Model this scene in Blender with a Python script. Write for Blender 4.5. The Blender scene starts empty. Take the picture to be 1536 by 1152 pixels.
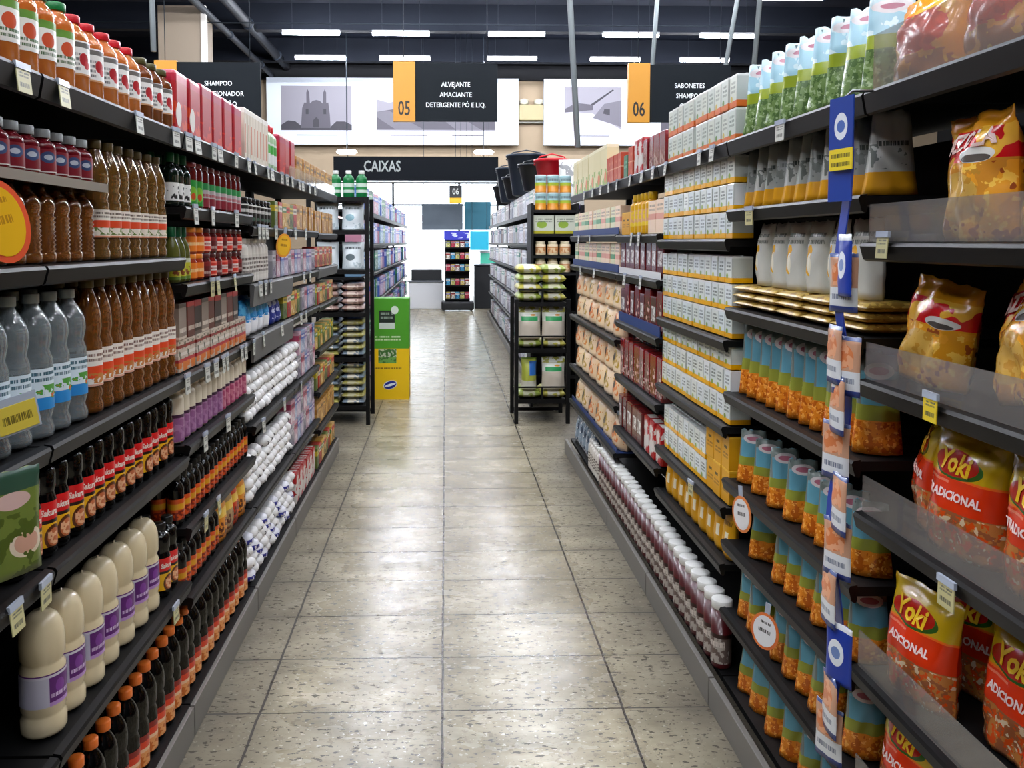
import bpy, bmesh, math, random
from mathutils import Vector, Matrix, noise
random.seed(7)
SC = bpy.context.scene
COL = SC.collection

# ------------------------------------------------------------------ camera
F = 1200.0                                   # focal length in pixels of a 1536 px wide frame
VPX, VPY = 668.0, 362.0                      # where the aisle runs to
EYE = 1.55
cam_d = bpy.data.cameras.new('camera')
cam = bpy.data.objects.new('camera', cam_d); COL.objects.link(cam)
cam.location = (0, 0, EYE)
PITCH, YAW = math.radians(3.0), math.radians(1.5)
cam.rotation_euler = (math.radians(90) - PITCH, 0, -YAW)
cam_d.sensor_width = 36; cam_d.lens = F / 1536 * 36
cam_d.clip_start = .05; cam_d.clip_end = 200
_q = cam.rotation_euler.to_matrix().inverted() @ Vector((0, 1, 0))
_px = 768 + F * _q.x / -_q.z; _py = 576 - F * _q.y / -_q.z
cam_d.shift_x = (_px - VPX) / 1536
cam_d.shift_y = (VPY - _py) / 1536
SC.camera = cam

# ------------------------------------------------------------------ light of the place
SC.view_settings.view_transform = 'Standard'; SC.view_settings.look = 'None'
SC.view_settings.gamma = 1; SC.view_settings.use_curve_mapping = False
SC.view_settings.exposure = 0.12
TUBE_POWER = 200.0                            # emission strength of the tube lights
w = bpy.data.worlds.new('daylight'); SC.world = w; w.use_nodes = True
_bg = w.node_tree.nodes['Background']
_bg.inputs[0].default_value = (.86, .93, 1, 1); _bg.inputs[1].default_value = 6.0
SC.cycles.max_bounces = 6; SC.cycles.transparent_max_bounces = 8
SC.cycles.caustics_reflective = False; SC.cycles.caustics_refractive = False
SC.cycles.sample_clamp_indirect = 4.0

# ------------------------------------------------------------------ colours and materials
def C(h):
    v = [int(h[i:i + 2], 16) / 255 for i in (0, 2, 4)]
    return tuple(x / 12.92 if x <= .04045 else ((x + .055) / 1.055) ** 2.4 for x in v) + (1,)

MATS = {}
def M(name, col, rough=.45, metal=0, trans=0, emit=None, strength=1, alpha=1, ior=1.45, coat=0, bump=0, bscale=30, var=0, spec=.5):
    if name in MATS: return MATS[name]
    m = bpy.data.materials.new(name); m.use_nodes = True; MATS[name] = m
    nt = m.node_tree; b = nt.nodes['Principled BSDF']
    b.inputs['Base Color'].default_value = C(col); b.inputs['Roughness'].default_value = rough
    b.inputs['Metallic'].default_value = metal; b.inputs['Transmission Weight'].default_value = trans
    b.inputs['IOR'].default_value = ior; b.inputs['Specular IOR Level'].default_value = spec; b.inputs['Alpha'].default_value = alpha
    b.inputs['Coat Weight'].default_value = coat; b.inputs['Coat Roughness'].default_value = .08
    if emit:
        b.inputs['Emission Color'].default_value = C(emit); b.inputs['Emission Strength'].default_value = strength
    if bump or var:
        tc = nt.nodes.new('ShaderNodeTexCoord'); nz = nt.nodes.new('ShaderNodeTexNoise')
        nz.inputs['Scale'].default_value = bscale; nz.inputs['Detail'].default_value = 4
        nt.links.new(tc.outputs['Object'], nz.inputs['Vector'])
    if bump:
        bp = nt.nodes.new('ShaderNodeBump'); bp.inputs['Strength'].default_value = bump; bp.inputs['Distance'].default_value = .01
        nt.links.new(nz.outputs['Fac'], bp.inputs['Height']); nt.links.new(bp.outputs['Normal'], b.inputs['Normal'])
    if var:
        mx = nt.nodes.new('ShaderNodeMix'); mx.data_type = 'RGBA'
        c = C(col); mx.inputs[6].default_value = tuple(x * (1 - var) for x in c[:3]) + (1,)
        mx.inputs[7].default_value = tuple(min(1, x * (1 + var)) for x in c[:3]) + (1,)
        nt.links.new(nz.outputs['Fac'], mx.inputs[0]); nt.links.new(mx.outputs[2], b.inputs['Base Color'])
    return m

def design(name, base, shapes, box, rough=.38, trans=0, coat=0, bump=0, bscale=25, var=.06):
    """printed surface: shapes given in fractions of the front face box=(x0,x1,z0,z1), object coordinates.
    b v0 v1 col | r u0 u1 v0 v1 col | o uc vc ru rv col | n u0 u1 v0 v1 scale thr col | t u0 u1 v0 v1 lines col"""
    if name in MATS: return MATS[name]
    m = bpy.data.materials.new(name); m.use_nodes = True; MATS[name] = m
    nt = m.node_tree; N = nt.nodes; L = nt.links; b = N['Principled BSDF']
    b.inputs['Roughness'].default_value = rough; b.inputs['Transmission Weight'].default_value = trans
    b.inputs['Coat Weight'].default_value = coat; b.inputs['Coat Roughness'].default_value = .12
    tc = N.new('ShaderNodeTexCoord'); sp = N.new('ShaderNodeSeparateXYZ'); L.new(tc.outputs['Object'], sp.inputs[0])
    def mth(op, a, c, d=None):
        n = N.new('ShaderNodeMath'); n.operation = op
        for i, v in enumerate((a, c, d)):
            if v is None: continue
            if isinstance(v, (int, float)): n.inputs[i].default_value = v
            else: L.new(v, n.inputs[i])
        return n.outputs[0]
    x0, x1, z0, z1 = box
    u = mth('MULTIPLY_ADD', sp.outputs[0], 1 / (x1 - x0), -x0 / (x1 - x0))
    v = mth('MULTIPLY_ADD', sp.outputs[2], 1 / (z1 - z0), -z0 / (z1 - z0))
    def rng(c, a, d): return mth('COMPARE', c, (a + d) / 2, abs(d - a) / 2)
    col = N.new('ShaderNodeRGB'); col.outputs[0].default_value = C(base); cur = col.outputs[0]
    for s in shapes:
        k = s[0]
        if k == 'b': f = rng(v, s[1], s[2])
        elif k == 'r': f = mth('MULTIPLY', rng(u, s[1], s[2]), rng(v, s[3], s[4]))
        elif k == 'o':
            a = mth('MULTIPLY_ADD', u, 1 / s[3], -s[1] / s[3]); c = mth('MULTIPLY_ADD', v, 1 / s[4], -s[2] / s[4])
            f = mth('LESS_THAN', mth('ADD', mth('MULTIPLY', a, a), mth('MULTIPLY', c, c)), 1.0)
        elif k == 'n':
            nz = N.new('ShaderNodeTexNoise'); nz.inputs['Scale'].default_value = s[5]; nz.inputs['Detail'].default_value = 2
            L.new(tc.outputs['Object'], nz.inputs['Vector'])
            f = mth('MULTIPLY', mth('GREATER_THAN', nz.outputs['Fac'], s[6]), mth('MULTIPLY', rng(u, s[1], s[2]), rng(v, s[3], s[4])))
        elif k == 't':
            ln = mth('MULTIPLY', mth('ADD', v, -s[3]), s[5] / (s[4] - s[3]))
            row = mth('COMPARE', mth('FRACT', ln, 0), .5, .28)
            cb = N.new('ShaderNodeCombineXYZ'); L.new(mth('MULTIPLY', u, 34), cb.inputs[0]); L.new(mth('MULTIPLY', mth('FLOOR', ln, 0), 3.7), cb.inputs[1])
            nz = N.new('ShaderNodeTexNoise'); nz.inputs['Scale'].default_value = 1.0; nz.inputs['Detail'].default_value = 1
            L.new(cb.outputs[0], nz.inputs['Vector'])
            f = mth('MULTIPLY', mth('MULTIPLY', row, mth('GREATER_THAN', nz.outputs['Fac'], .47)), mth('MULTIPLY', rng(u, s[1], s[2]), rng(v, s[3], s[4])))
        mx = N.new('ShaderNodeMix'); mx.data_type = 'RGBA'; L.new(f, mx.inputs[0]); L.new(cur, mx.inputs[6]); mx.inputs[7].default_value = C(s[-1]); cur = mx.outputs[2]
    L.new(cur, b.inputs['Base Color'])
    if bump:
        nz = N.new('ShaderNodeTexNoise'); nz.inputs['Scale'].default_value = bscale; nz.inputs['Detail'].default_value = 3
        L.new(tc.outputs['Object'], nz.inputs['Vector'])
        bp = N.new('ShaderNodeBump'); bp.inputs['Strength'].default_value = bump; bp.inputs['Distance'].default_value = .012
        L.new(nz.outputs['Fac'], bp.inputs['Height']); L.new(bp.outputs['Normal'], b.inputs['Normal'])
    return m

WIDE = M('grey_wide_rail', '5f5f60', .45)
BLACK = M('black_painted_metal', '060607', .55, spec=.3)
RAIL = M('dark_price_rail', '070708', .42, spec=.3)
KICK = M('grey_kick_plate', '7a7772', .5, metal=.1)

# ------------------------------------------------------------------ mesh builders
def finish(name, bm, mats, smooth=False):
    bmesh.ops.recalc_face_normals(bm, faces=bm.faces)
    me = bpy.data.meshes.new(name); bm.to_mesh(me); bm.free()
    for m in (mats if isinstance(mats, (list, tuple)) else [mats]): me.materials.append(m)
    if smooth:
        for p in me.polygons: p.use_smooth = True
    return me

def add_box(bm, x0, x1, y0, y1, z0, z1, bev=0, mi=0):
    vs = [bm.verts.new(p) for p in ((x0, y0, z0), (x1, y0, z0), (x1, y1, z0), (x0, y1, z0), (x0, y0, z1), (x1, y0, z1), (x1, y1, z1), (x0, y1, z1))]
    fs = [bm.faces.new([vs[i] for i in f]) for f in ((0, 3, 2, 1), (4, 5, 6, 7), (0, 1, 5, 4), (1, 2, 6, 5), (2, 3, 7, 6), (3, 0, 4, 7))]
    for f in fs: f.material_index = mi
    if bev:
        es = list({e for f in fs for e in f.edges})
        bmesh.ops.bevel(bm, geom=es, offset=bev, segments=2, affect='EDGES', profile=.6)

def box_me(name, x0, x1, y0, y1, z0, z1, mat, bev=0):
    bm = bmesh.new(); add_box(bm, x0, x1, y0, y1, z0, z1, bev); return finish(name, bm, mat)

def lathe(name, prof, mat, seg=20, close=True, squash=1.0, smooth=True):
    bm = bmesh.new(); rings = []
    for r, z in prof:
        rings.append([bm.verts.new((r * math.cos(2 * math.pi * i / seg), squash * r * math.sin(2 * math.pi * i / seg), z)) for i in range(seg)])
    for a, b in zip(rings, rings[1:]):
        for i in range(seg): bm.faces.new((a[i], a[(i + 1) % seg], b[(i + 1) % seg], b[i]))
    if close:
        bm.faces.new(rings[0][::-1]); bm.faces.new(rings[-1])
    return finish(name, bm, mat, smooth)

def tube(name, pts, r, mat, seg=8):
    bm = bmesh.new(); rings = []
    for i, p in enumerate(pts):
        d = (Vector(pts[min(i + 1, len(pts) - 1)]) - Vector(pts[max(i - 1, 0)])).normalized()
        a = d.cross(Vector((0, 0, 1)) if abs(d.z) < .9 else Vector((1, 0, 0))).normalized(); b = d.cross(a)
        rings.append([bm.verts.new(Vector(p) + r * (a * math.cos(2 * math.pi * k / seg) + b * math.sin(2 * math.pi * k / seg))) for k in range(seg)])
    for a, b in zip(rings, rings[1:]):
        for i in range(seg): bm.faces.new((a[i], a[(i + 1) % seg], b[(i + 1) % seg], b[i]))
    bm.faces.new(rings[0][::-1]); bm.faces.new(rings[-1])
    return finish(name, bm, mat, True)

def pouch_shape(w, d, h, seed=0, seal=.07, lean=0.0, wr=.5, foot=.8, flare=0.0, fold=0.0, gus=0.0, wedge=0.0):
    def at(u, v, s):                      # u -1..1 across, v 0..1 up, s -1 front / +1 back
        vv = min(v / (1 - seal), 1.0)
        prof = foot + (1 - foot) * min(vv / .25, 1) if vv < .25 else math.sqrt(max(0, 1 - ((vv - .25) / .75) ** 2.2))
        prof = prof * (1 - wedge) + wedge * (1 - vv) ** .8
        t = .5 * d * prof * max(gus, max(0, 1 - abs(u) ** 2.6) ** .6)
        n = noise.noise(Vector((u * 2.1 + seed * 3.1, v * 3.3, s * 4 + seed)))
        n2 = noise.noise(Vector((u * 5 + seed, v * 7 - seed, s * 9)))
        t = t * (1 + .22 * wr * n) + wr * .004 * n2 * (1 if v < 1 - seal else 0)
        wid = .5 * w * (1 - .05 * math.sin(vv * 3.0) + flare * v)
        x = u * wid
        y = s * max(t, .0006) + lean * v * v + (.004 * math.sin(u * 6 + seed) * wr if v > 1 - seal * 1.3 else 0) + fold * (max(0, v - .8) * 5) ** 2
        z = v * h - abs(u) ** 3 * .012 * (1 - v) * 0 + (.006 * wr * noise.noise(Vector((u * 3, seed, 1))) if v > .9 else 0)
        return Vector((x, y, z))
    return at

def pouch(name, w, d, h, mat, nu=10, nv=14, **k):
    at = pouch_shape(w, d, h, **k)
    bm = bmesh.new(); g = {}
    for s in (-1, 1):
        for j in range(nv + 1):
            for i in range(nu + 1):
                g[s, i, j] = bm.verts.new(at(-1 + 2 * i / nu, j / nv, s))
    for s in (-1, 1):
        for j in range(nv):
            for i in range(nu):
                f = [g[s, i, j], g[s, i + 1, j], g[s, i + 1, j + 1], g[s, i, j + 1]]
                bm.faces.new(f if s < 0 else f[::-1])
    for j in range(nv):
        for i in (0, nu): bm.faces.new((g[-1, i, j], g[-1, i, j + 1], g[1, i, j + 1], g[1, i, j]))
    for i in range(nu):
        for j in (0, nv): bm.faces.new((g[-1, i, j], g[-1, i + 1, j], g[1, i + 1, j], g[1, i, j]))
    return finish(name, bm, mat, True)

def pillow(name, w, d, h, mat, seed=0, n=10):
    """a filled bag lying flat: w along x, d along y, h high"""
    bm = bmesh.new(); g = {}
    for s in (0, 1):
        for i in range(n + 1):
            for j in range(n + 1):
                u, v = -1 + 2 * i / n, -1 + 2 * j / n
                e = (max(0, 1 - u ** 4) * max(0, 1 - v ** 4)) ** .45
                q = noise.noise(Vector((u * 2 + seed, v * 2, s)))
                z = h / 2 + (1 if s else -1) * (h / 2 * e * (1 + (.12 * q if s else 0)) + .0005)
                g[s, i, j] = bm.verts.new((u * w / 2, v * d / 2, max(z, 0)))
    for s in (0, 1):
        for i in range(n):
            for j in range(n):
                f = [g[s, i, j], g[s, i + 1, j], g[s, i + 1, j + 1], g[s, i, j + 1]]
                bm.faces.new(f if s else f[::-1])
    for i in range(n):
        for a, b in (((i, 0), (i + 1, 0)), ((i, n), (i + 1, n)), ((0, i), (0, i + 1)), ((n, i), (n, i + 1))):
            bm.faces.new((g[0, a[0], a[1]], g[0, b[0], b[1]], g[1, b[0], b[1]], g[1, a[0], a[1]]))
    return finish(name, bm, mat, True)

def text_me(s, size, mat, align='CENTER', depth=.0004, bold=0.0, shear=0.0, spacing=1.0, narrow=1.0):
    cu = bpy.data.curves.new('lettering', 'FONT'); cu.body = s; cu.size = size; cu.extrude = depth; cu.offset = bold; cu.shear = shear
    cu.align_x = align; cu.align_y = 'CENTER'; cu.resolution_u = 2; cu.space_character = spacing
    ob = bpy.data.objects.new('tmp_text', cu); COL.objects.link(ob)
    me = bpy.data.meshes.new_from_object(ob.evaluated_get(bpy.context.evaluated_depsgraph_get()))
    bpy.data.objects.remove(ob); bpy.data.curves.remove(cu)
    me.materials.clear(); me.materials.append(mat)
    for v in me.vertices:                # stand it up: reads from -y
        x, y, z = v.co; v.co = (x * narrow, -z, y)
    me.name = 'lettering'
    return me

def wrap_text(me, r, z, off=.0012):
    for v in me.vertices:
        x, y, zz = v.co; a = x / r; R = r + off - y * .3
        v.co = (R * math.sin(a), -R * math.cos(a), zz + z)
    return me

def lay_text(me, shape, w, h, x, z, tilt=0, off=.0016):
    for v in me.vertices:
        px, py, pz = v.co
        X = x + px * math.cos(tilt) - pz * math.sin(tilt); Z = z + px * math.sin(tilt) + pz * math.cos(tilt)
        p = shape(max(-1, min(1, X / (w / 2))), max(0, min(1, Z / h)), -1)
        v.co = (X, p.y - off + py * .5, Z)
    return me

def disc(name, rx, rz, th, mat, seg=28, y=0, z=0, x=0):
    bm = bmesh.new()
    a = [bm.verts.new((x + rx * math.cos(2 * math.pi * i / seg), y - th / 2, z + rz * math.sin(2 * math.pi * i / seg))) for i in range(seg)]
    b = [bm.verts.new((v.co.x, y + th / 2, v.co.z)) for v in a]
    bm.faces.new(a); bm.faces.new(b[::-1])
    for i in range(seg): bm.faces.new((a[i], a[(i + 1) % seg], b[(i + 1) % seg], b[i]))
    return finish(name, bm, mat)

def poly(name, pts, th, mat, y=0):
    bm = bmesh.new(); a = [bm.verts.new((p[0], y - th / 2, p[1])) for p in pts]; b = [bm.verts.new((p[0], y + th / 2, p[1])) for p in pts]
    bm.faces.new(a); bm.faces.new(b[::-1]); n = len(pts)
    for i in range(n): bm.faces.new((a[i], a[(i + 1) % n], b[(i + 1) % n], b[i]))
    return finish(name, bm, mat)

# ------------------------------------------------------------------ objects
def tag(o, label, cat, group=None, kind=None):
    if label: o['label'] = label
    if cat: o['category'] = cat
    if group: o['group'] = group
    if kind: o['kind'] = kind
    return o

LABELS = {}
def thing(name, label, cat, loc=(0, 0, 0), rz=0, group=None, mesh=None, kind=None):
    o = bpy.data.objects.new(name, mesh); COL.objects.link(o)
    o.location = loc; o.rotation_euler = (0, 0, rz); tag(o, label, cat, group, kind)
    if label in LABELS: print('DUPLICATE LABEL', label)
    n = len(label.split())
    if n > 16 or n < 4: print('LABEL LENGTH', n, label)
    LABELS[label] = 1
    return o

def part(name, me, parent, loc=(0, 0, 0), rot=(0, 0, 0), label=None):
    o = bpy.data.objects.new(name, me); COL.objects.link(o); o.parent = parent; o.location = loc; o.rotation_euler = rot
    if label: o['label'] = label
    return o

def struct(name, me):
    o = bpy.data.objects.new(name, me); COL.objects.link(o); o['kind'] = 'structure'; return o

class Proto:
    def __init__(s, name, cat, parts):
        s.name, s.cat, s.parts = name, cat, parts        # parts: (name, mesh[, index of parent part])
        xs = [v.co for p in parts for v in p[1].vertices]
        s.w = max(v.x for v in xs) - min(v.x for v in xs); s.d = max(v.y for v in xs) - min(v.y for v in xs)
        s.h = max(v.z for v in xs); s.y0 = min(v.y for v in xs); s.one = None
    def joined(s):
        if len(s.parts) == 1: return s.parts[0][1]
        if s.one is None:
            bm = bmesh.new(); mats = []
            for p in s.parts:
                k = len(bm.faces); bm.from_mesh(p[1]); bm.faces.ensure_lookup_table()
                for f in bm.faces[k:]: f.material_index += len(mats)
                mats += list(p[1].materials)
            me = bpy.data.meshes.new(s.name); bm.to_mesh(me); bm.free()
            for m in mats: me.materials.append(m)
            s.one = me
        return s.one
    def place(s, label, loc, rz, group=None, fine=True, tilt=0):
        if fine and len(s.parts) > 1:
            r = thing(s.name, label, s.cat, loc, rz, group); made = []
            for p in s.parts:
                made.append(part(p[0], p[1], made[p[2]] if len(p) > 2 else r))
        else:
            r = thing(s.name, label, s.cat, loc, rz, group, mesh=s.joined())
        if tilt: r.rotation_euler = (tilt, 0, rz)
        return r

NTH = ('first second third fourth fifth sixth seventh eighth ninth tenth eleventh twelfth thirteenth fourteenth fifteenth sixteenth seventeenth eighteenth nineteenth '
       'twentieth twenty-first twenty-second twenty-third twenty-fourth twenty-fifth twenty-sixth twenty-seventh twenty-eighth twenty-ninth thirtieth').split()
XS = {-1: .80, 1: .92}
LAYERS = {1: [''], 2: ['lower layer', 'upper layer'], 3: ['bottom layer', 'middle layer', 'top layer'],
          4: ['bottom layer', 'second layer', 'third layer', 'top layer'], 5: ['bottom layer', 'second layer', 'third layer', 'fourth layer', 'top layer']}
def run(side, zone, H, y0, y1, protos, desc, pitch, layers=1, lh=None, rows=1, setb=.015, jit=.06, fine=True, gap=0, skip=(), turn=0, xjit=.004, tilt=0, rowgap=.004):
    """a row of the same goods along one shelf; side -1 left, +1 right; zone e.g. 'near left rack top shelf'"""
    if not isinstance(protos, (list, tuple)): protos = [protos]
    grp = desc + ' on the ' + zone
    if turn == 0 and protos[0].cat in ('bottle', 'jar'): turn = side * .6
    k = 0; y = y0 + pitch / 2
    while y < y1:
        k += 1
        for r in range(rows):
            for l in range(layers):
                if random.random() < gap or (k, l) in skip or k in skip: continue
                p = protos[(k + l) % len(protos)]
                hh = (lh or p.h) * l
                dep = p.d if not turn else p.w
                x = side * (XS[side] + setb + dep / 2 + r * (dep + rowgap) + random.uniform(0, xjit))
                bits = [desc, NTH[k - 1] + ' from camera']
                if layers > 1: bits.append(LAYERS[layers][l])
                if rows > 1: bits.append('front row' if r == 0 else 'back row' if r == 1 else 'third row')
                bits.append(zone)
                if len(', '.join(bits).split()) > 16: bits[1] = NTH[k - 1] + (' in' if rows > 1 else ' of') ; bits[1] += ' ' + bits.pop(2)
                rz = -side * math.pi / 2 + turn + random.uniform(-jit, jit)
                p.place(', '.join(bits), (x, y + random.uniform(-.003, .003), H + hh + .0005), rz, grp, fine and r == 0, tilt)
        y += pitch

# ------------------------------------------------------------------ the hall
def floor_material():
    m = bpy.data.materials.new('speckled_stone_tiles'); m.use_nodes = True
    nt = m.node_tree; N = nt.nodes; L = nt.links; b = N['Principled BSDF']
    tc = N.new('ShaderNodeTexCoord'); sp = N.new('ShaderNodeSeparateXYZ'); L.new(tc.outputs['Object'], sp.inputs[0])
    def mth(op, a, c=None, d=None):
        n = N.new('ShaderNodeMath'); n.operation = op
        for i, v in enumerate((a, c, d)):
            if v is None: continue
            if isinstance(v, (int, float)): n.inputs[i].default_value = v
            else: L.new(v, n.inputs[i])
        return n.outputs[0]
    def nz(scale, detail, sx=1, sy=1, rough=.5):
        mp = N.new('ShaderNodeMapping'); mp.inputs['Scale'].default_value = (sx, sy, 1); L.new(tc.outputs['Object'], mp.inputs[0])
        n = N.new('ShaderNodeTexNoise'); n.inputs['Scale'].default_value = scale; n.inputs['Detail'].default_value = detail; n.inputs['Roughness'].default_value = rough
        L.new(mp.outputs[0], n.inputs['Vector']); return n.outputs['Fac']
    def ramp(f, *stops):
        r = N.new('ShaderNodeValToRGB'); e = r.color_ramp.elements
        while len(e) < len(stops): e.new(.5)
        for q, (p, c) in zip(e, stops): q.position = p; q.color = C(c)
        L.new(f, r.inputs[0]); return r.outputs[0]
    def mix(f, a, c, t='MIX'):
        n = N.new('ShaderNodeMix'); n.data_type = 'RGBA'; n.blend_type = t
        if isinstance(f, (int, float)): n.inputs[0].default_value = f
        else: L.new(f, n.inputs[0])
        for i, v in ((6, a), (7, c)):
            if isinstance(v, str): n.inputs[i].default_value = C(v)
            else: L.new(v, n.inputs[i])
        return n.outputs[2]
    # tile grid: .60 wide, .34 deep, thin dark joints
    wob = mth('MULTIPLY', mth('ADD', nz(7, 2), -.5), .008)
    tx = mth('DIVIDE', mth('ADD', mth('ADD', sp.outputs[0], .012), wob), .60)
    ty = mth('DIVIDE', mth('ADD', mth('ADD', sp.outputs[1], -2.569 + .34 * 40), wob), .34)
    dx = mth('MULTIPLY', mth('ABSOLUTE', mth('SUBTRACT', tx, mth('ROUND', tx))), .60)
    dy = mth('MULTIPLY', mth('ABSOLUTE', mth('SUBTRACT', ty, mth('ROUND', ty))), .34)
    joint = mth('MAXIMUM', mth('LESS_THAN', dx, .0042), mth('LESS_THAN', dy, .0028))
    near = mth('SUBTRACT', 1.0, mth('MINIMUM', mth('DIVIDE', mth('MINIMUM', dx, dy), .05), 1.0))
    cell = N.new('ShaderNodeCombineXYZ'); L.new(mth('FLOOR', tx), cell.inputs[0]); L.new(mth('FLOOR', ty), cell.inputs[1])
    wn = N.new('ShaderNodeTexWhiteNoise'); wn.noise_dimensions = '2D'; L.new(cell.outputs[0], wn.inputs['Vector'])
    base = ramp(nz(3.2, 5, 1, 1.6, .65), (.3, '8a826c'), (.5, 'aea48a'), (.7, 'cac0a6'))
    base = mix(mth('MULTIPLY', wn.outputs['Value'], .22), base, '756b58')
    base = mix(mth('MULTIPLY', mth('MAXIMUM', mth('MULTIPLY_ADD', nz(1.6, 4), 2.4, -1.0), 0.0), .6), base, '6a614f')
    base = mix(mth('MULTIPLY', mth('GREATER_THAN', nz(26, 4, 1, 1, .7), .60), .45), base, '7d7364')
    pits = mth('GREATER_THAN', nz(38, 3, .8, 1.8, .6), .605)
    base = mix(mth('MULTIPLY', pits, .85), base, '3e382f')
    base = mix(mth('MULTIPLY', mth('GREATER_THAN', nz(52, 2, 1, 1.4), .66), .55), base, 'd9d2c0')
    base = mix(mth('MULTIPLY', near, .22), base, '4e473b')
    # darker and rougher tone growing towards both shelf feet
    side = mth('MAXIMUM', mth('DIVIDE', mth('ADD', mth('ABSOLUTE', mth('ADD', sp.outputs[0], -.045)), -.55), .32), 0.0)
    foot_tone = mth('MINIMUM', mth('MULTIPLY', side, mth('ADD', nz(4, 4, 1, .6), .25)), .8)
    base = mix(foot_tone, base, '4a4237')
    base = mix(joint, base, '332d25')
    L.new(base, b.inputs['Base Color'])
    rg = mth('MULTIPLY_ADD', nz(5, 4, 1, 2), .22, .15)
    rg = mth('ADD', rg, mth('ADD', mth('MULTIPLY', pits, .3), mth('MULTIPLY', foot_tone, .4)))
    L.new(rg, b.inputs['Roughness'])
    b.inputs['Specular IOR Level'].default_value = .6
    h = mth('SUBTRACT', mth('MULTIPLY', nz(9, 3, 1, 3), .25), mth('ADD', mth('MULTIPLY', pits, .35), mth('MULTIPLY', joint, 1.0)))
    bp = N.new('ShaderNodeBump'); bp.inputs['Strength'].default_value = .3; bp.inputs['Distance'].default_value = .003
    L.new(h, bp.inputs['Height']); L.new(bp.outputs['Normal'], b.inputs['Normal'])
    return m

struct('floor', box_me('floor', -14, 14, -5, 22.6, -.1, 0, floor_material()))
CEIL = M('navy_blue_ceiling_paint', '0e1a30', .85)
struct('ceiling', box_me('ceiling', -14, 14, -5, 22.8, 7.0, 7.15, CEIL))
WALLM = M('beige_wall_paint', 'a8957c', .7, var=.08, bscale=3)
DARKW = M('charcoal_wall_paint', '15171b', .8)
struct('wall_left', box_me('wall', -14.2, -14, -5, 22.8, 0, 7, DARKW))
struct('wall_right', box_me('wall', 14, 14.2, -5, 22.8, 0, 7, DARKW))
struct('wall_rear', box_me('wall', -14, 14, -5.2, -5, 0, 7, DARKW))
bm = bmesh.new()                               # the front wall with its shop entrance
add_box(bm, -14, -3.4, 22.6, 22.85, 0, 7); add_box(bm, 3.6, 14, 22.6, 22.85, 0, 7); add_box(bm, -3.4, 3.6, 22.6, 22.85, 3.25, 7)
struct('wall_front', finish('wall', bm, WALLM))
bm = bmesh.new(); add_box(bm, -14, 14, 22.45, 22.598, 6.02, 7.0)
struct('trim_1', finish('trim', bm, M('black_band_paint', '0a0c12', .8)))
bm = bmesh.new()
for x in (-3.4, -1.5, .36, 1.45, 3.54): add_box(bm, x, x + .06, 22.66, 22.74, 0, 3.25)
add_box(bm, -3.4, 3.6, 22.66, 22.74, 3.17, 3.25); add_box(bm, -3.4, 3.6, 22.66, 22.74, 2.55, 2.6)
struct('window_frame', finish('window_frame', bm, M('dark_door_frame', '1b1e22', .4)))
struct('window_1', box_me('window_pane', -3.4, 3.6, 22.69, 22.70, 0.02, 3.2, M('clear_glass', 'ffffff', 0, trans=1, ior=1.03)))
# ground and pale buildings outside the entrance
struct('pavement_outside', box_me('pavement', -30, 30, 22.86, 60, -.12, -.02, M('pale_pavement', 'd8d8d4', .6)))
t = thing('neighbouring_building', 'white building across the street beyond the shop entrance', 'building', (0, 46, 0))
part('facade', box_me('facade', -14, 3, 0, 6, -.02, 2.6, M('white_facade', 'f4f6fa', .6)), t)
part('awning', box_me('awning', -10, -1, -1.2, 0, 2.7, 3.0, M('pink_awning', 'e8b8b4', .6)), t)

# square column near the front
t = thing('square_column', 'beige square building column behind the near left shelves', 'column', (-5.25, 16.6, 0)); t['kind'] = 'structure'
part('shaft', box_me('shaft', -.42, .42, -.4, .4, 0, 6.2, M('beige_column_paint', '8d7f6e', .6)), t)
part('corner_guard', box_me('corner_guard', .43, .52, -.44, -.3, 0, 6.2, M('white_corner_guard', 'd8d4cc', .5)), t)

# ceiling steelwork
GREYM = M('painted_conduit', '323b44', .5, metal=.3)
NAVY = M('navy_steel', '0a1220', .85)
for i, x in enumerate((-4.35, -4.75)):
    t = thing('ceiling_duct', ['round dark duct running along the ceiling left of the aisle', 'thinner duct beside the round ceiling duct'][i], 'duct', (x, 0, 0), group='ducts along the ceiling')
    part('pipe', tube('pipe', [(0, -4.9, 6.35 - .25 * i), (0, 22.4, 6.35 - .25 * i)], .11 - .04 * i, M('dark_duct_metal', '1e2631', .6), 14), t)
    for k in range(9): part('joint_ring', tube('ring', [(0, -3 + 3 * k, 6.35 - .25 * i), (0, -2.93 + 3 * k, 6.35 - .25 * i)], .135 - .045 * i, M('duct_joint', '2a3340', .6), 14), t)
for k, y in enumerate((2.8, 8, 13.3, 18.4, 21.5)):
    o = thing('ceiling_beam', 'dark blue steel beam across the ceiling, %s from the rear' % NTH[k], 'beam', (0, y, 6.6), group='beams across the ceiling', kind='structure')
    part('web', box_me('web', -13.9, 13.9, -.02, .02, -.3, .3, NAVY), o)
    part('flange', box_me('flange', -13.9, 13.9, -.12, .12, -.32, -.3, NAVY), o)
o = thing('cable_conduit', 'thin grey conduit crossing the ceiling above the tube lights', 'conduit', (0, 16.5, 0), mesh=tube('conduit', [(-9, 0, 5.95), (13, 0, 5.95)], .014, GREYM))

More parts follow.
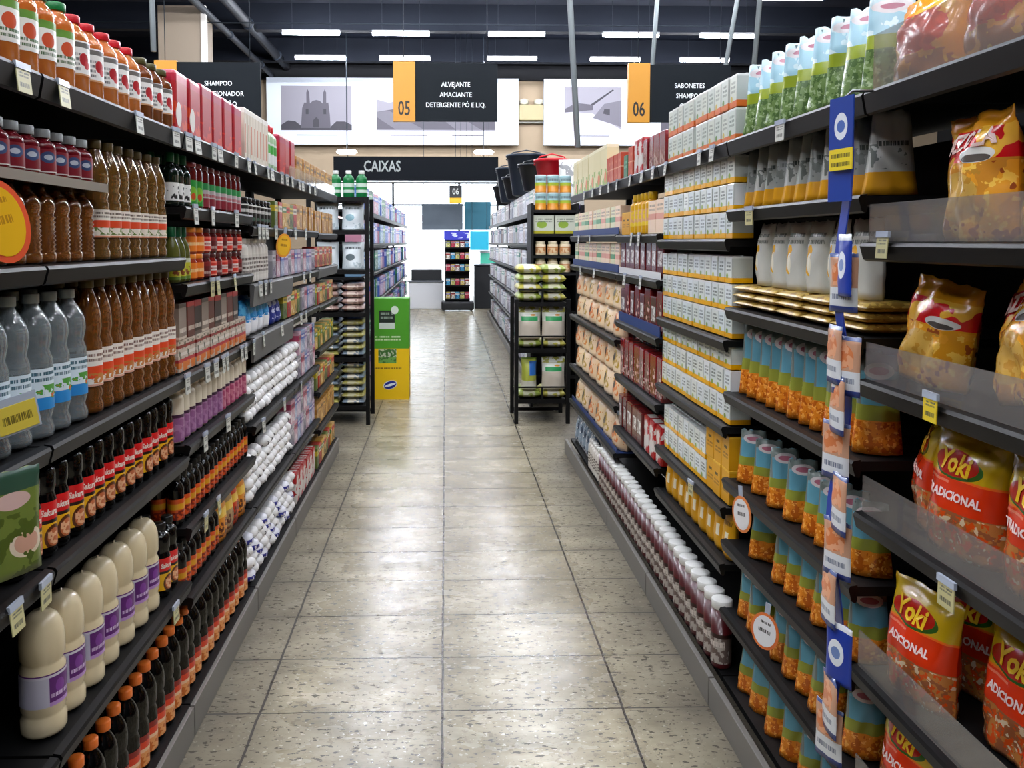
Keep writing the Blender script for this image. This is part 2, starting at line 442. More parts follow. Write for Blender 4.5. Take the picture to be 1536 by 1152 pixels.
# tube lights, hung in rows across the hall
HOUS = M('light_housing', 'e8e8ea', .5)
GLOW = M('lit_tube', 'ffffff', .5, emit='f4f7ff', strength=TUBE_POWER)
hs = box_me('housing', -.61, .61, -.05, .05, .03, .075, HOUS, .008)
tb = tube('tube', [(-.6, 0, 0), (.6, 0, 0)], .03, GLOW, 12)
wr = tube('wire', [(-.4, 0, .075), (-.4, 0, 1.05)], .004, GREYM, 5); wr2 = tube('wire', [(.4, 0, .075), (.4, 0, 1.05)], .004, GREYM, 5)
ROWS = [(19.6, (-3.0, -.97, 1.62, 4.13, 6.32)), (17.3, (-2.84, -.94, 1.53, 3.98, 6.08)), (14.6, (-2.9, -.9, 1.63, 4.11, 6.25))] + \
       [(y, (-5.4, -2.9, -.9, 1.6, 4.1)) for y in (12.0, 9.4, 6.8, 4.2, 1.6, -1.0, -3.6)]
for r, (y, xs) in enumerate(ROWS):
    for k, x in enumerate(xs):
        t = thing('tube_light', 'glowing white tube light, %s from the left, %s row from the entrance' % (NTH[k], NTH[r]), 'ceiling light', (x, y, 5.95), group='tube lights under the ceiling')
        part('housing', hs, t); part('tube', tb, t); part('wire', wr, t); part('wire', wr2, t)
for k, (x, y, z) in enumerate(((-2.35, 19.3, 3.62), (.92, 19.3, 3.62))):
    t = thing('pendant_lamp', ['white oval lamp above the word CAIXAS', 'white oval lamp at the other end of the CAIXAS board'][k], 'lamp', (x, y, z), group='lamps over the checkouts board')
    part('diffuser', lathe('diffuser', [(.02, 0), (.2, .02), (.25, .06), (.22, .1), (.05, .12)], M('lit_lamp', 'ffffff', emit='ffffff', strength=9), 24), t)
    part('cord', tube('cord', [(0, 0, .12), (0, 0, 3.38)], .006, GREYM), t)

# hanging conduits and rods
def ray(px, py, Y): return ((px - VPX) * Y / F, Y, EYE - (py - VPY) * Y / F)
for (p0, p1, Y, r, d) in (((849, -60), (866, 222), 8.2, .03, 'pale grey pole rising to the ceiling beside sign 06'),
                          ((1141, -60), (1129, 115), 7.0, .022, 'grey pole rising above the top shelf of white cartons'),
                          ((981, 35), (977, 101), 13.0, .035, 'short grey rod hanging above sign 06'),
                          ((1092, 70), (1083, 125), 11.0, .03, 'short grey rod hanging beside sign 06'),
                          ((239, -60), (241, 84), 9.0, .03, 'white vertical pole in front of the beige column')):
    a, b = ray(*p0, Y), ray(*p1, Y)
    a = (a[0], a[1], a[2]); ext = (6.95 - b[2]) / (a[2] - b[2]); a = tuple(b[i] + (a[i] - b[i]) * ext for i in range(3))
    lowz = b[2]
    thing('ceiling_rod', d, 'rod', group=None, mesh=tube('rod', [a, b], r, M('pale_rod_paint', '9aa3a6', .4), 10))

# hanging aisle signs
BOARD = M('charcoal_sign_board', '10161b', .6, spec=.15); YEL = M('mustard_sign_strip', 'c98a1f', .45); WHT = M('white_lettering', 'e8ecec', .5); DK = M('black_lettering', '14120e', .5)
def sign(x, num, lines, desc, y=10.0):
    t = thing('aisle_sign', desc, 'sign', (x, y, 3.03), group='hanging aisle signs')
    part('board', box_me('board', .0, 1.28, -.012, .012, 0, .71, BOARD, .003), t)
    part('number_strip', box_me('strip', -.005, .265, -.03, .03, -.005, .725, YEL, .003), t)
    me = text_me(num, .25, DK, bold=.004, narrow=.62); part('number', me, t, (.13, -.031, .15))
    for i, s in enumerate(lines):
        part('lettering', text_me(s, .083, WHT, bold=.001, narrow=.85), t, (.765, -.013, .45 - .125 * i))
    for xx in (.12, 1.15): part('wire', tube('wire', [(xx, 0, .71), (xx, 0, 3.97)], .005, GREYM, 5), t)
sign((592 - VPX) * 10 / F, '05', ['ALVEJANTE', 'AMACIANTE', 'DETERGENTE PÓ E LIQ.'], 'dark hanging aisle sign with mustard strip numbered 05')
sign((941 - VPX) * 10 / F, '06', ['SABONETES', 'SHAMPOO', 'CREMES'], 'dark hanging aisle sign with mustard strip numbered 06')
sign((243 - VPX) * 10 / F, '04', ['SHAMPOO', 'CONDICIONADOR', 'COLORAÇÃO'], 'dark hanging aisle sign half hidden behind the red bags')

# white picture banners on the front wall
BAN = M('white_banner_vinyl', 'dde6f2', .5)
G = [M('print_grey_%s' % c, c, .6) for c in ('8f8c96', '55525c', '3a3840', 'b6b4bc', '6d6a74')]
def banner(px0, px1, pics, desc):
    Y = 22.3; x0 = (px0 - VPX) * Y / F; x1 = (px1 - VPX) * Y / F; z0 = EYE + (VPY - 219) * Y / F; z1 = EYE + (VPY - 121) * Y / F
    t = thing('wall_banner', desc, 'banner', ((x0 + x1) / 2, Y, z0), group='white picture banners on the front wall')
    hw = (x1 - x0) / 2; part('panel', box_me('panel', -hw, hw, -.03, .1, 0, z1 - z0, BAN), t)
    H = z1 - z0
    for (a, b, kind) in pics:
        u0 = (a - VPX) * Y / F - (x0 + x1) / 2; u1 = (b - VPX) * Y / F - (x0 + x1) / 2
        v0 = H * (1 - (198 - 121) / 98); v1 = H * (1 - (133 - 121) / 98); W = u1 - u0; V = v1 - v0
        p = part('photograph', box_me('photo', u0, u1, -.036, -.03, v0, v1, G[0]), t)
        def q(pts, g, k): part('print_area', poly('area', [(u0 + W * a_, v0 + V * b_) for a_, b_ in pts], .004, G[g], y=-.038 - .004 * k), p)
        if kind == 'church':
            q([(0, 0), (1, 0), (1, .12), (.9, .2), (.78, .2), (.7, .08), (.3, .08), (.2, .2), (.1, .22), (0, .12)], 2, 0)
            q([(.28, .05), (.3, .5), (.33, .62), (.36, .62), (.36, .85), (.38, .92), (.4, .85), (.41, .6), (.45, .66), (.5, .68), (.55, .66), (.59, .6), (.6, .85), (.62, .92), (.64, .85), (.64, .62), (.67, .62), (.69, .35), (.7, .05)], 1, 1)
            q([(.45, .06), (.45, .22), (.5, .3), (.54, .22), (.54, .06)], 2, 2)
            q([(.35, .36), (.35, .48), (.39, .48), (.39, .36)], 2, 2); q([(.6, .36), (.6, .48), (.64, .48), (.64, .36)], 2, 2)
        elif kind == 'street':
            q([(0, .02), (0, .42), (.35, .5), (1, .44), (1, .02)], 1, 0); q([(0, .3), (0, .42), (.2, .44), (.75, .02), (.3, .02)], 4, 1)
            q([(0, .7), (.2, .62), (.5, .8), (.5, 1), (0, 1)], 3, 0)
        else:
            q([(0, .5), (.2, .64), (.5, .6), (.5, .48), (0, .42)], 1, 1); q([(0, 0), (0, .45), (.5, .4), (1, .05), (1, 0)], 3, 0)
            q([(.5, .3), (.7, .62), (1, .7), (1, .1)], 4, 1); q([(.68, .4), (.7, .5), (.8, .5), (.8, .36)], 2, 2); q([(.45, .6), (.85, .95), (.87, .93), (.5, .58)], 2, 1)
    for (a, b) in [(p[0], p[1]) for p in pics]:
        c = (a + b) / 2
        part('caption', box_me('caption', (c - (b - a) * .28 - VPX) * Y / F - (x0 + x1) / 2, (c + (b - a) * .3 - VPX) * Y / F - (x0 + x1) / 2, -.032, -.03, H * .135, H * .15, G[4]), t)
banner(405, 777, [(426, 530, 'church'), (567, 660, 'street'), (660, 742, 'street')], 'white wall banner with a grey church photograph behind sign 05')
banner(815, 1130, [(846, 930, 'road'), (990, 1090, 'street')], 'white wall banner with a grey road photograph behind sign 06')
t = thing('emergency_light', 'cream emergency light with two heads between the wall banners', 'lamp', ray(796, 180, 22.45))
part('case', box_me('case', -.34, .34, -.12, .1, -.05, .38, M('cream_plastic', 'a69a72', .5), .02), t)
for sx in (-.2, .2): part('lamp_head', lathe('head', [(.03, .38), (.12, .42), (.12, .52), (.04, .55)], M('lamp_head_plastic', 'd8d4c0', .4), 14), t, (sx, -.02, 0))
part('bracket', box_me('bracket', -.36, .36, -.05, .1, -.12, -.08, M('grey_metal', '6c6a60', .4)), t)

# checkouts board
t = thing('checkout_board', 'long black hanging board reading CAIXAS above the entrance', 'sign', (0, 19.0, 2.98))
part('panel', box_me('panel', -2.62, 1.25, -.05, .05, 0, .56, M('black_board', '060a10', .6, spec=.1)), t)
part('lettering', text_me('CAIXAS', .36, M('grey_letters', '8c9290', .5), bold=.006, narrow=.7), t, (-1.48, -.052, .32))
part('rail', box_me('rail', -2.62, 1.25, -.04, .04, -.03, -.002, M('silver_rail', '9aa0a4', .3, metal=.6)), t)
for x in (-2.3, 0.9): part('hanger', tube('wire', [(x, 0, .56), (x, 0, 4.02)], .01, GREYM), t)

# ------------------------------------------------------------------ shelving
ACRYL = M('clear_acrylic', '8c8884', .06, alpha=.38, coat=1.0)
DEPTH = .42
def rack(side, y0, y1, shelves, desc, wide={}, guards=(), top=1.90):
    """a run of gondola shelving facing the aisle. y0..y1 along the aisle"""
    X = XS[side]; t = thing('shelving_unit', desc, 'shelving', (side * X, y0, 0), group=('left' if side < 0 else 'right') + ' side gondola shelving')
    L = y1 - y0; s = side
    def bx(n, a, b, c, d, e, f, m, bev=0):      # a,b: distances behind the shelf front
        xa, xb = sorted((s * a, s * b)); return box_me(n, xa, xb, c, d, e, f, m, bev)
    part('back_panel', bx('back_panel', DEPTH + .01, DEPTH + .03, .0, L, .1, top - .08, BLACK), t)
    for yy in ((0.0, L - .03) if L > .5 else (0.0,)):
        part('upright', bx('upright', DEPTH - .03, DEPTH + .01, yy, yy + .03, 0, top, BLACK), t)
    part('base_deck', bx('base_deck', .0, DEPTH, .002, L - .002, .085, .105, BLACK), t)
    kf = .786 - X if side < 0 else .875 - X
    part('kick_plate', bx('kick_plate', kf, kf + .02, .002, L - .002, 0.0, .1, KICK, .003), t)
    for i, h in enumerate(shelves):
        sh = part('shelf', bx('shelf', .004, DEPTH + .008, .003, L - .003, h - .022, h, BLACK), t)
        rh = wide.get(i, .046 if i == 0 else .034)
        bm = bmesh.new()                       # rail: a tilted strip with a lip
        pr = [(.004, h + .004), (-.012, h + .001), (-.016, h - .006), (-.008, h - rh), (.0, h - rh - .004), (.004, h - rh + .001)]
        a = [bm.verts.new((s * p[0], .003, p[1])) for p in pr]; b = [bm.verts.new((s * p[0], L - .003, p[1])) for p in pr]
        for k in range(len(pr)): bm.faces.new((a[k], a[(k + 1) % 6], b[(k + 1) % 6], b[k]))
        bm.faces.new(a); bm.faces.new(b)
        part('price_rail', finish('price_rail', bm, WIDE if i in wide else RAIL), sh)
        if i in guards:
            part('clear_guard', bx('guard', .0005, .0035, .01, L - .01, h + .0045, h + guards[i], ACRYL, 0), sh, label='clear acrylic guard')
    return t

HL_A = [1.877, 1.50, 1.14, .89, .50]
HL_B = [1.877, 1.655, 1.417, 1.14, .92, .66, .44]
HL_C = [1.877, 1.61, 1.37, 1.15, .78, .44]
HL_D = [1.877, 1.60, 1.38, 1.14, .86, .60, .36]
rack(-1, .75, 1.598, HL_A, 'black shelving unit holding clear vinegar bottles, next to the camera')
rack(-1, 1.602, 2.448, HL_A, 'black shelving unit holding amber vinegar and cream bottles')
rack(-1, 2.452, 3.30, HL_B, 'black shelving unit holding red sauce jars and mauve bottles')
rack(-1, 3.304, 4.15, HL_C, 'black shelving unit holding round white packs', wide={2: .09, 3: .1})
rack(-1, 4.154, 5.0, HL_C, 'black shelving unit holding mixed lilac and blue boxes', guards={0: .065})
rack(-1, 5.004, 5.87, HL_D, 'black shelving unit at the far end of the left side', guards={0: .065}, wide={2: .06})
HR = [[1.872, 1.545, 1.245, .95, .60, .32], [1.872, 1.65, 1.335, 1.06, .775, .57, .34], [1.872, 1.555, 1.225, .94, .67, .48],
      [1.872, 1.58, 1.38, 1.13, .84, .56], [1.872, 1.585, 1.38, 1.02, .66, .40]]
rack(1, .88, 1.728, HR[0], 'black shelving unit holding large snack bags behind clear guards', guards={0: .12, 1: .085, 2: .085, 3: .085, 4: .085, 5: .08})
rack(1, 1.732, 2.568, HR[1], 'black shelving unit holding thin blue and orange pouches')
rack(1, 2.572, 3.408, HR[2], 'black shelving unit holding stacked white cartons with yellow bases')
rack(1, 3.412, 4.248, HR[3], 'black shelving unit holding brown and maroon packs')
rack(1, 4.252, 5.80, HR[4], 'black shelving unit holding pale peach multipacks')
# second gondolas beyond the cross aisle
XS[-1] = .80
for sd, ds in ((-1, 'long black gondola of lilac and blue packs beyond the green box'), (1, 'long black gondola of grey and white packs beyond the wire rack')):
    rack(sd, 7.75, 16.8, [1.86, 1.52, 1.20, .86, .50], ds)

# price tags on the rails
TAGW = M('white_price_card', 'cfcfc6', .45, var=.1); TAGY = M('yellow_price_card', 'd9c23a', .4); TAGC = M('pale_yellow_card', 'c4bd86', .45)
HOLD = M('clear_tag_holder', 'aab4c4', .2)
tagm = {}
for nm, mt in (('w', TAGW), ('c', TAGC), ('y', TAGY)):
    for sz in ((.046, .044), (.038, .052)):
        ms = design('price_%s%d' % (nm, int(sz[1] * 1000)), {'w': 'c9cac2', 'c': 'beb887', 'y': 'e0c62c'}[nm], [('t', .12, .88, .62, .9, 2, '55574f'), ('t', .15, .85, .15, .5, 1, '3c3d38')], (-sz[0] / 2, sz[0] / 2, 0, sz[1]), .4)
        tagm[nm, sz] = (box_me('card', -sz[0] / 2, sz[0] / 2, -.001, .001, 0, sz[1], ms), box_me('clip', -sz[0] / 2 - .002, sz[0] / 2 + .002, -.003, .003, sz[1] - .001, sz[1] + .012, HOLD))
def tags(side, h, ys, zone, kind='w', sz=(.046, .044), drop=.052):
    for k, y in enumerate(ys):
        kd = kind[k % len(kind)]
        nm = {'w': 'white', 'c': 'pale yellow', 'y': 'yellow'}[kd]
        t = thing('price_tag', '%s price tag on %s rail, %s from camera' % (nm, zone, NTH[k]), 'price tag',
                  (side * (XS[side] - .0205), y, h - drop), -side * math.pi / 2 + random.uniform(-.1, .1), 'price tags on the ' + zone)
        t.rotation_euler.x = random.uniform(-.12, .02); a, b = tagm[kd, sz]
        part('card', a, t); part('holder', b, t)
YL = lambda px: 960 / (VPX - px)
YR = lambda px: 1104 / (px - VPX)
tags(-1, 1.877, [YL(38), YL(98), YL(208)], 'near left rack top shelf', 'ccw')
tags(-1, 1.877, [YL(p) for p in (262, 281, 295, 318, 328, 351, 371, 381)], 'second left rack top shelf')
tags(-1, 1.877, [YL(p) for p in (400, 406, 420, 428, 436, 447, 452, 462, 470)], 'third left rack top shelf')
tags(-1, 1.655, [YL(p) for p in (290, 315, 351)], 'second left rack second shelf', 'w', (.038, .052))
tags(-1, 1.417, [YL(p) for p in (312, 322, 348)], 'second left rack third shelf', 'c', (.038, .052))
tags(-1, 1.14, [YL(p) for p in (272, 303, 316, 328, 334, 356, 362, 374)], 'second left rack fourth shelf', 'w', (.038, .052))
tags(-1, .92, [YL(p) for p in (298, 333)], 'second left rack fifth shelf', 'w', (.038, .052))
tags(-1, .66, [YL(p) for p in (296, 318)], 'second left rack sixth shelf', 'c', (.038, .052))
for i, (h, zz) in enumerate(zip((1.61, 1.37, 1.15, .78), ('second', 'third', 'fourth', 'fifth'))):
    tags(-1, h, [YL(p) for p in ((385, 391, 397, 410, 440, 455), (386, 393, 401, 452, 461), (390, 418, 447, 455), (388, 420, 446))[i]], 'third left rack %s shelf' % zz, 'w', (.038, .052))
tags(-1, .50, [YL(248)], 'near left rack fifth shelf', 'c')
tags(-1, .89, [YL(5), YL(48)], 'near left rack fourth shelf', 'c')
tags(1, 1.872, [YR(p) for p in (1182, 1076, 1057)], 'right side white carton top shelf', 'w')
tags(1, 1.872, [YR(p) for p in (1004, 985, 968, 950, 930)], 'fourth right rack top shelf', 'w')
tags(1, 1.872, [YR(p) for p in (918, 905, 893, 880)], 'far right rack top shelf', 'w')
tags(1, 1.65, [YR(1137)], 'second right rack second shelf', 'c')
tags(1, 1.58, [YR(p) for p in (965, 953)], 'fourth right rack second shelf', 'w', (.038, .052))
tags(1, 1.38, [YR(p) for p in (968, 943)], 'fourth right rack third shelf', 'w', (.038, .052))
tags(1, 1.585, [YR(p) for p in (890, 872)], 'far right rack second shelf', 'w')
tags(1, 1.38, [YR(p) for p in (896, 876)], 'far right rack third shelf', 'w')
tags(1, .67, [YR(1052)], 'third right rack fifth shelf', 'c')
tags(1, 1.545, [YR(1345)], 'snack bag rack second shelf', 'c', drop=.03)
tags(1, 1.245, [YR(1430)], 'snack bag rack third shelf', 'y', drop=.03)
tags(1, .95, [YR(1465)], 'snack bag rack fourth shelf', 'c', drop=.06)

# ------------------------------------------------------------------ goods: one of each kind
PL = M   # plastics
def cap_me(r, h, z, mat, ribs=True): return lathe('cap', [(r * .97, z), (r, z + .001), (r, z + h - .002), (r * .93, z + h), (r * .2, z + h)], mat, 16)
def label_me(r, z0, z1, mat, off=.0007): return lathe('label', [(r + off, z0), (r + off, z1)], mat, 28, close=False)
def bottle(name, cat, r, h, bodym, capm, caph=.02, neck=.45, sh=.68, label=None, ridges=0, extra=(), dome=False, waist=0, base=0):
    """label = (z0, z1, material)"""
    bt = h - caph; zs = h * sh
    pr = [(r * .85, 0), (r * .97, .004), (r, .01)]
    if ridges:
        n = ridges
        for i in range(n):
            z = .02 + (zs - .03) * i / n; dz = (zs - .03) / n
            if label and label[0] - .01 < z < label[1] + .005: pr.append((r, z)); continue
            pr += [(r, z), (r * .86, z + dz * .5)]
    if base: pr += [(r, base - .012), (r * .92, base - .003), (r * .92, base + .003), (r, base + .012)]
    if waist: pr += [(r, waist - .012), (r * .9, waist - .003), (r * .9, waist + .003), (r, waist + .012)]
    pr += [(r, zs)]
    for k in range(1, 6):
        a = k / 5; pr.append((r * (neck + (1 - neck) * (math.cos(a * math.pi / 2) ** (.75 if dome else 1.1))), zs + (bt - zs - .006) * (math.sin(a * math.pi / 2) if dome else a ** .8)))
    pr.append((r * neck, bt))
    pr = [p for i, p in enumerate(pr) if i == 0 or p[1] > pr[i - 1][1] - 1e-6]
    parts = [('bottle_body', lathe('body', pr, bodym, 24))]
    if capm: parts.append(('cap', cap_me(r * neck + .003, caph, bt - .002, capm)))
    if label: parts.append(('label', label_me(r, label[0], label[1], label[2])))
    parts += list(extra)
    return Proto(name, cat, parts)
def jar(name, r, h, bodym, lidm, label=None, lidh=.016):
    pr = [(r * .9, 0), (r, .006), (r, h - lidh - .012), (r * .86, h - lidh - .002), (r * .86, h - lidh)]
    parts = [('jar_body', lathe('body', pr, bodym, 20)), ('lid', cap_me(r * .93, lidh, h - lidh - .001, lidm))]
    if label: parts.append(('label', label_me(r, label[0], label[1], label[2])))
    return Proto(name, 'jar', parts)
def carton(name, w, d, h, mat, cat='carton', extra=(), bev=.002): return Proto(name, cat, [('carton_body', box_me('carton', -w / 2, w / 2, -d / 2, d / 2, 0, h, mat, bev))] + list(extra))

JUICE = M('orange_juice', 'e8843a', .05, trans=.4, ior=1.34, coat=1); AMBER = M('amber_vinegar', '9a5a20', .04, trans=.55, ior=1.34, coat=1)
AMB2 = M('golden_vinegar', '94682e', .04, trans=.55, ior=1.34, coat=1)
CLEAR = M('clear_plastic_bottle', 'bcc8cc', .04, trans=.7, ior=1.3, coat=1); SOY = M('dark_soy_bottle', '030202', .1)
BERRY = M('berry_syrup', '6d0f1b', .15, trans=.25); GREY_CAP = M('silver_grey_cap', '9aa0a2', .35); GREEN_CAP = M('green_cap', '1a7a3f', .35); RED_CAP = M('red_cap', 'c71f2a', .35)
BLACK_CAP = M('black_cap', '121212', .3); ORANGE_CAP = M('orange_cap', 'e8762a', .35); WHITE_CAP = M('white_cap', 'e6e6e2', .35); MAROON = M('maroon_bottle', '4a1014', .3, coat=.3)
r = .037
jl = design('juice_label', 'f6f4f0', [('r', .1, .9, .78, .92, '6e6a66'), ('o', .62, .45, .16, .18, 'b6202a'), ('o', .72, .3, .1, .12, 'c8343a'), ('t', .15, .5, .1, .65, 4, '707070'), ('b', 0, .05, 'd8a070')], (-r, r, .045, .125), .4)
jl2 = design('juice_label_green', 'f4f2ea', [('b', .8, 1, '6a9a3a'), ('o', .55, .5, .2, .2, 'd2522a'), ('t', .15, .85, .08, .35, 2, '56704a')], (-r, r, .045, .125), .4)
P_JG = bottle('juice_bottle', 'bottle', r, .19, JUICE, GREEN_CAP, .018, .5, .7, (.045, .125, jl2))
P_JR = bottle('juice_bottle', 'bottle', r, .185, JUICE, RED_CAP, .018, .42, .66, (.045, .122, jl))
P_JB = bottle('juice_bottle', 'bottle', r, .18, M('brown_juice', '8a4a24', .12, trans=.4), M('olive_cap', '4c4a22', .4), .018, .5, .7, (.045, .12, jl))
r = .027
bl = design('berry_label', '7c1524', [('o', .5, .6, .3, .22, '31456e'), ('o', .5, .6, .18, .1, 'b8c0cc'), ('b', 0, .08, 'd0c8c0')], (-r, r, .01, .065), .35)
P_BERRY = bottle('syrup_bottle', 'bottle', r, .104, BERRY, GREY_CAP, .018, .55, .62, (.012, .06, bl))
wl = design('white_orange_jar_label', 'e8e6da', [('o', .5, .25, .35, .2, 'd07a30'), ('b', .8, 1, '3a5a3a')], (-.03, .03, .01, .08), .4)
P_WJAR = jar('preserve_jar', .03, .1, M('pale_jar_glass', 'c4c8c0', .1, trans=.3), GREY_CAP, (.01, .078, wl))
P_SWIRL = bottle('vinegar_bottle', 'bottle', .0295, .158, AMBER, None, .0, .34, .72, None, ridges=9)
P_SWIRLT = bottle('vinegar_bottle', 'bottle', .031, .292, AMB2, M('amber_cap', '5a4a22', .4), .02, .42, .66, (.055, .122, design('vinegar_label', 'ebe4d6', [('b', .35, .62, 'dc4a22'), ('n', 0, 1, .1, .36, 70, .52, '5f7a2e'), ('t', .12, .88, .68, .94, 2, '6a5a50'), ('b', 0, .06, 'd88a66')], (-.031, .031, .055, .122), .4)), ridges=7)
P_CLEAR = bottle('vinegar_bottle', 'bottle', .039, .30, CLEAR, M('clear_cap', 'a8b2b4', .3), .02, .36, .7, (.06, .145, design('blue_vinegar_label', 'd8e6ee', [('b', 0, .3, '2a8ad0'), ('n', 0, 1, .25, .6, 60, .5, '4f9a3c'), ('n', 0, 1, .25, .45, 60, .56, 'dd5a28'), ('t', .1, .9, .66, .95, 2, '37606e')], (-.039, .039, .06, .145), .4)), ridges=5)
P_AMB = bottle('vinegar_bottle', 'bottle', .031, .318, AMBER, M('amber_cap', '5a4a22', .4), .02, .42, .64, (.065, .15, design('orange_vinegar_label', 'eee6da', [('b', .22, .56, 'e04a20'), ('n', 0, 1, .08, .36, 60, .5, 'c07a3a'), ('t', .12, .88, .66, .93, 2, '7a5a50'), ('b', 0, .06, 'e0a890')], (-.031, .031, .065, .15), .4)), ridges=6)
r = .029
sl = design('soy_label', 'd81a1e', [('b', 0, .52, 'eab414'), ('o', .66, .2, .36, .28, '5a2a10'), ('o', .68, .2, .28, .2, 'c0683a'), ('n', .42, .95, .04, .36, 90, .53, 'e8b48a'), ('b', .52, .6, '1a0c08')], (-r, r, .02, .115), .3, coat=.3)
YW = M('cream_lettering', 'f2e6da', .5)
P_SOY = bottle('soy_sauce_bottle', 'bottle', r, .218, SOY, BLACK_CAP, .02, .5, .78, (.02, .115, sl), ridges=0, waist=.132, extra=[('lettering', wrap_text(text_me('Sakura', .019, YW, bold=.0006, shear=.2, narrow=.72), r, .0925), 2)])
sl2 = design('soy_label_low', 'd8401c', [('b', 0, .4, 'c86a20'), ('n', 0, 1, 0, .5, 80, .5, 'e8a060'), ('b', .46, .58, 'f0c8a0'), ('b', .8, 1, '8a1410')], (-.033, .033, .015, .10), .3, coat=.3)
P_SOYO = bottle('soy_sauce_bottle', 'bottle', .033, .262, SOY, ORANGE_CAP, .022, .44, .68, (.015, .10, sl2), waist=.14)
P_SOYS = bottle('pepper_sauce_bottle', 'bottle', .025, .165, SOY, BLACK_CAP, .02, .5, .66, (.02, .085, design('pepper_label', 'd2521e', [('b', .5, .78, 'd99a1e'), ('n', 0, 1, 0, .45, 90, .5, '7a1a10')], (-.025, .025, .02, .085), .3)))
r = .0455
ml = design('purple_label', '5b1a6e', [('r', -.1, .36, 0, 1, 'b9b6c8'), ('r', .36, 1.1, 0, .22, 'b48ac8'), ('b', .93, 1, 'c9c6d2'), ('o', .62, .62, .12, .2, '7c3a94'), ('t', .4, .95, .3, .5, 1, 'd8c0e4')], (-r, r, .06, .135), .35)
P_MAYO = bottle('dressing_bottle', 'bottle', r, .268, M('cream_plastic_bottle', 'd6c6a2', .22, coat=.6, var=.04, bscale=8), None, 0, .04, .74, (.068, .138, ml), dome=True, waist=.155, base=.045)
# second rack
P_VIN_G = bottle('wine_vinegar_bottle', 'bottle', .026, .165, M('dark_green_glass', '0e1a12', .1, coat=.3), M('dark_green_cap', '0e5a34', .35), .03, .42, .55, (.015, .07, design('bw_label', 'e6e6e2', [('n', .1, .9, .1, .8, 60, .53, '1c1c1c')], (-.026, .026, .015, .07), .4)))
def sj(nm, base, bands, lid, body='5a1210', r=.034, h=.088, l0=.008, l1=.058):
    return jar('sauce_jar', r, h, M('jar_' + nm, body, .2, coat=.3), M('lid_' + nm, lid, .3, coat=.3), (l0, l1, design('jar_label_' + nm, base, bands, (-r, r, l0, l1), .35)))
P_JAR_GREEN = sj('green', '1a8a30', [('o', .5, .45, .3, .3, '7ab832'), ('o', .55, .35, .14, .14, 'c84a20')], '7a1a1c', h=.15, l1=.09)
P_JAR_RW = sj('redwhite', 'b8aeb0', [('b', .72, 1, '2a8a4a'), ('b', 0, .38, '8a2030'), ('t', .1, .9, .4, .6, 1, 'b03040')], '6a1418', h=.15, l1=.09)
P_OLIVE = bottle('olive_oil_bottle', 'bottle', .024, .175, M('olive_glass', '66682a', .1, trans=.3), M('dark_green_cap', '0e5a34', .35), .03, .42, .5, (.01, .075, design('olive_label', 'b8b82a', [('b', .8, 1, 'c8ccb0'), ('b', 0, .15, '5a7a26'), ('n', 0, 1, .2, .6, 60, .52, '7a3a1a')], (-.024, .024, .01, .075), .4)))
P_TOM_O = sj('orange', 'e87a1c', [('t', .1, .9, .3, .7, 1, 'f4d8a0')], 'e8861c', 'a03010')
P_TOM_R = sj('red', 'd83020', [('b', .35, .68, 'e8d8d0'), ('b', .86, 1, 'f07060'), ('b', .0, .1, 'f2a08a'), ('t', .15, .85, .4, .6, 1, 'b04040')], '4a0e12', '7a1410')
P_TOM_M = sj('maroon', '5e1418', [('t', .1, .9, .1, .4, 1, 'c8b0a8'), ('b', .7, 1, '7e1a1e')], '4c1014', '4a0c10')
P_COF1 = carton('coffee_pack', .075, .07, .112, design('coffee_brown', '2a1a16', [('b', .82, 1, 'a81c1c'), ('b', .0, .1, '5a4a42'), ('t', .08, .92, .14, .36, 1, 'cfc4b8')], (-.0375, .0375, 0, .112)), 'pack')
P_COF2 = carton('coffee_pack', .075, .07, .112, design('coffee_taupe', '86766a', [('b', .88, 1, '4a3a30'), ('t', .08, .92, .14, .36, 1, 'e0d4c4'), ('b', 0, .08, 'c8b8a8')], (-.0375, .0375, 0, .112)), 'pack')
P_COF3 = carton('coffee_pack', .075, .07, .112, design('coffee_rust', '5c2a20', [('b', .86, 1, 'b0221e'), ('t', .08, .92, .14, .36, 1, 'cfbfae')], (-.0375, .0375, 0, .112)), 'pack')
P_WAF = carton('wafer_pack', .08, .06, .1, design('wafer_stripes', 'c4b4a4', [('b', .74, .84, '8a2a26'), ('b', .5, .6, 'd9cfc4'), ('b', .28, .4, 'b8343a'), ('n', 0, 1, 0, .3, 45, .5, 'd8762a'), ('n', .1, .9, .4, .95, 60, .58, '4a5034')], (-.04, .04, 0, .1)), 'pack')
P_MAUVE = bottle('fabric_softener_bottle', 'bottle', .03, .188, M('cream_top_plastic', 'dcd2bc', .35), M('ivory_cap', 'e4dcc8', .35), .03, .6, .72, (.006, .09, design('mauve_label', '8f5a88', [('n', 0, 1, .1, .9, 40, .55, 'a878a0'), ('b', .88, 1, '3c1a38')], (-.03, .03, .006, .09), .35)))
P_ROSE = bottle('fabric_softener_bottle', 'bottle', .03, .188, M('cream_top_plastic', 'dcd2bc', .35), M('ivory_cap', 'e4dcc8', .35), .03, .6, .72, (.006, .09, design('rose_label', 'a8446a', [('n', 0, 1, .1, .9, 40, .52, 'c4788c'), ('b', .88, 1, '3c1a38')], (-.03, .03, .006, .09), .35)))
P_REDJAR = sj('darkred', '8a1a1c', [('b', .4, .6, 'd8c8c0')], '1a0a0a', '3a0808', r=.03, h=.12, l1=.07)
def pk(name, cat, w, d, h, mat, seed=0, **k): return Proto(name, cat, [('pouch', pouch('pouch', w, d, h, mat, nu=8, nv=10, seed=seed, **k))])
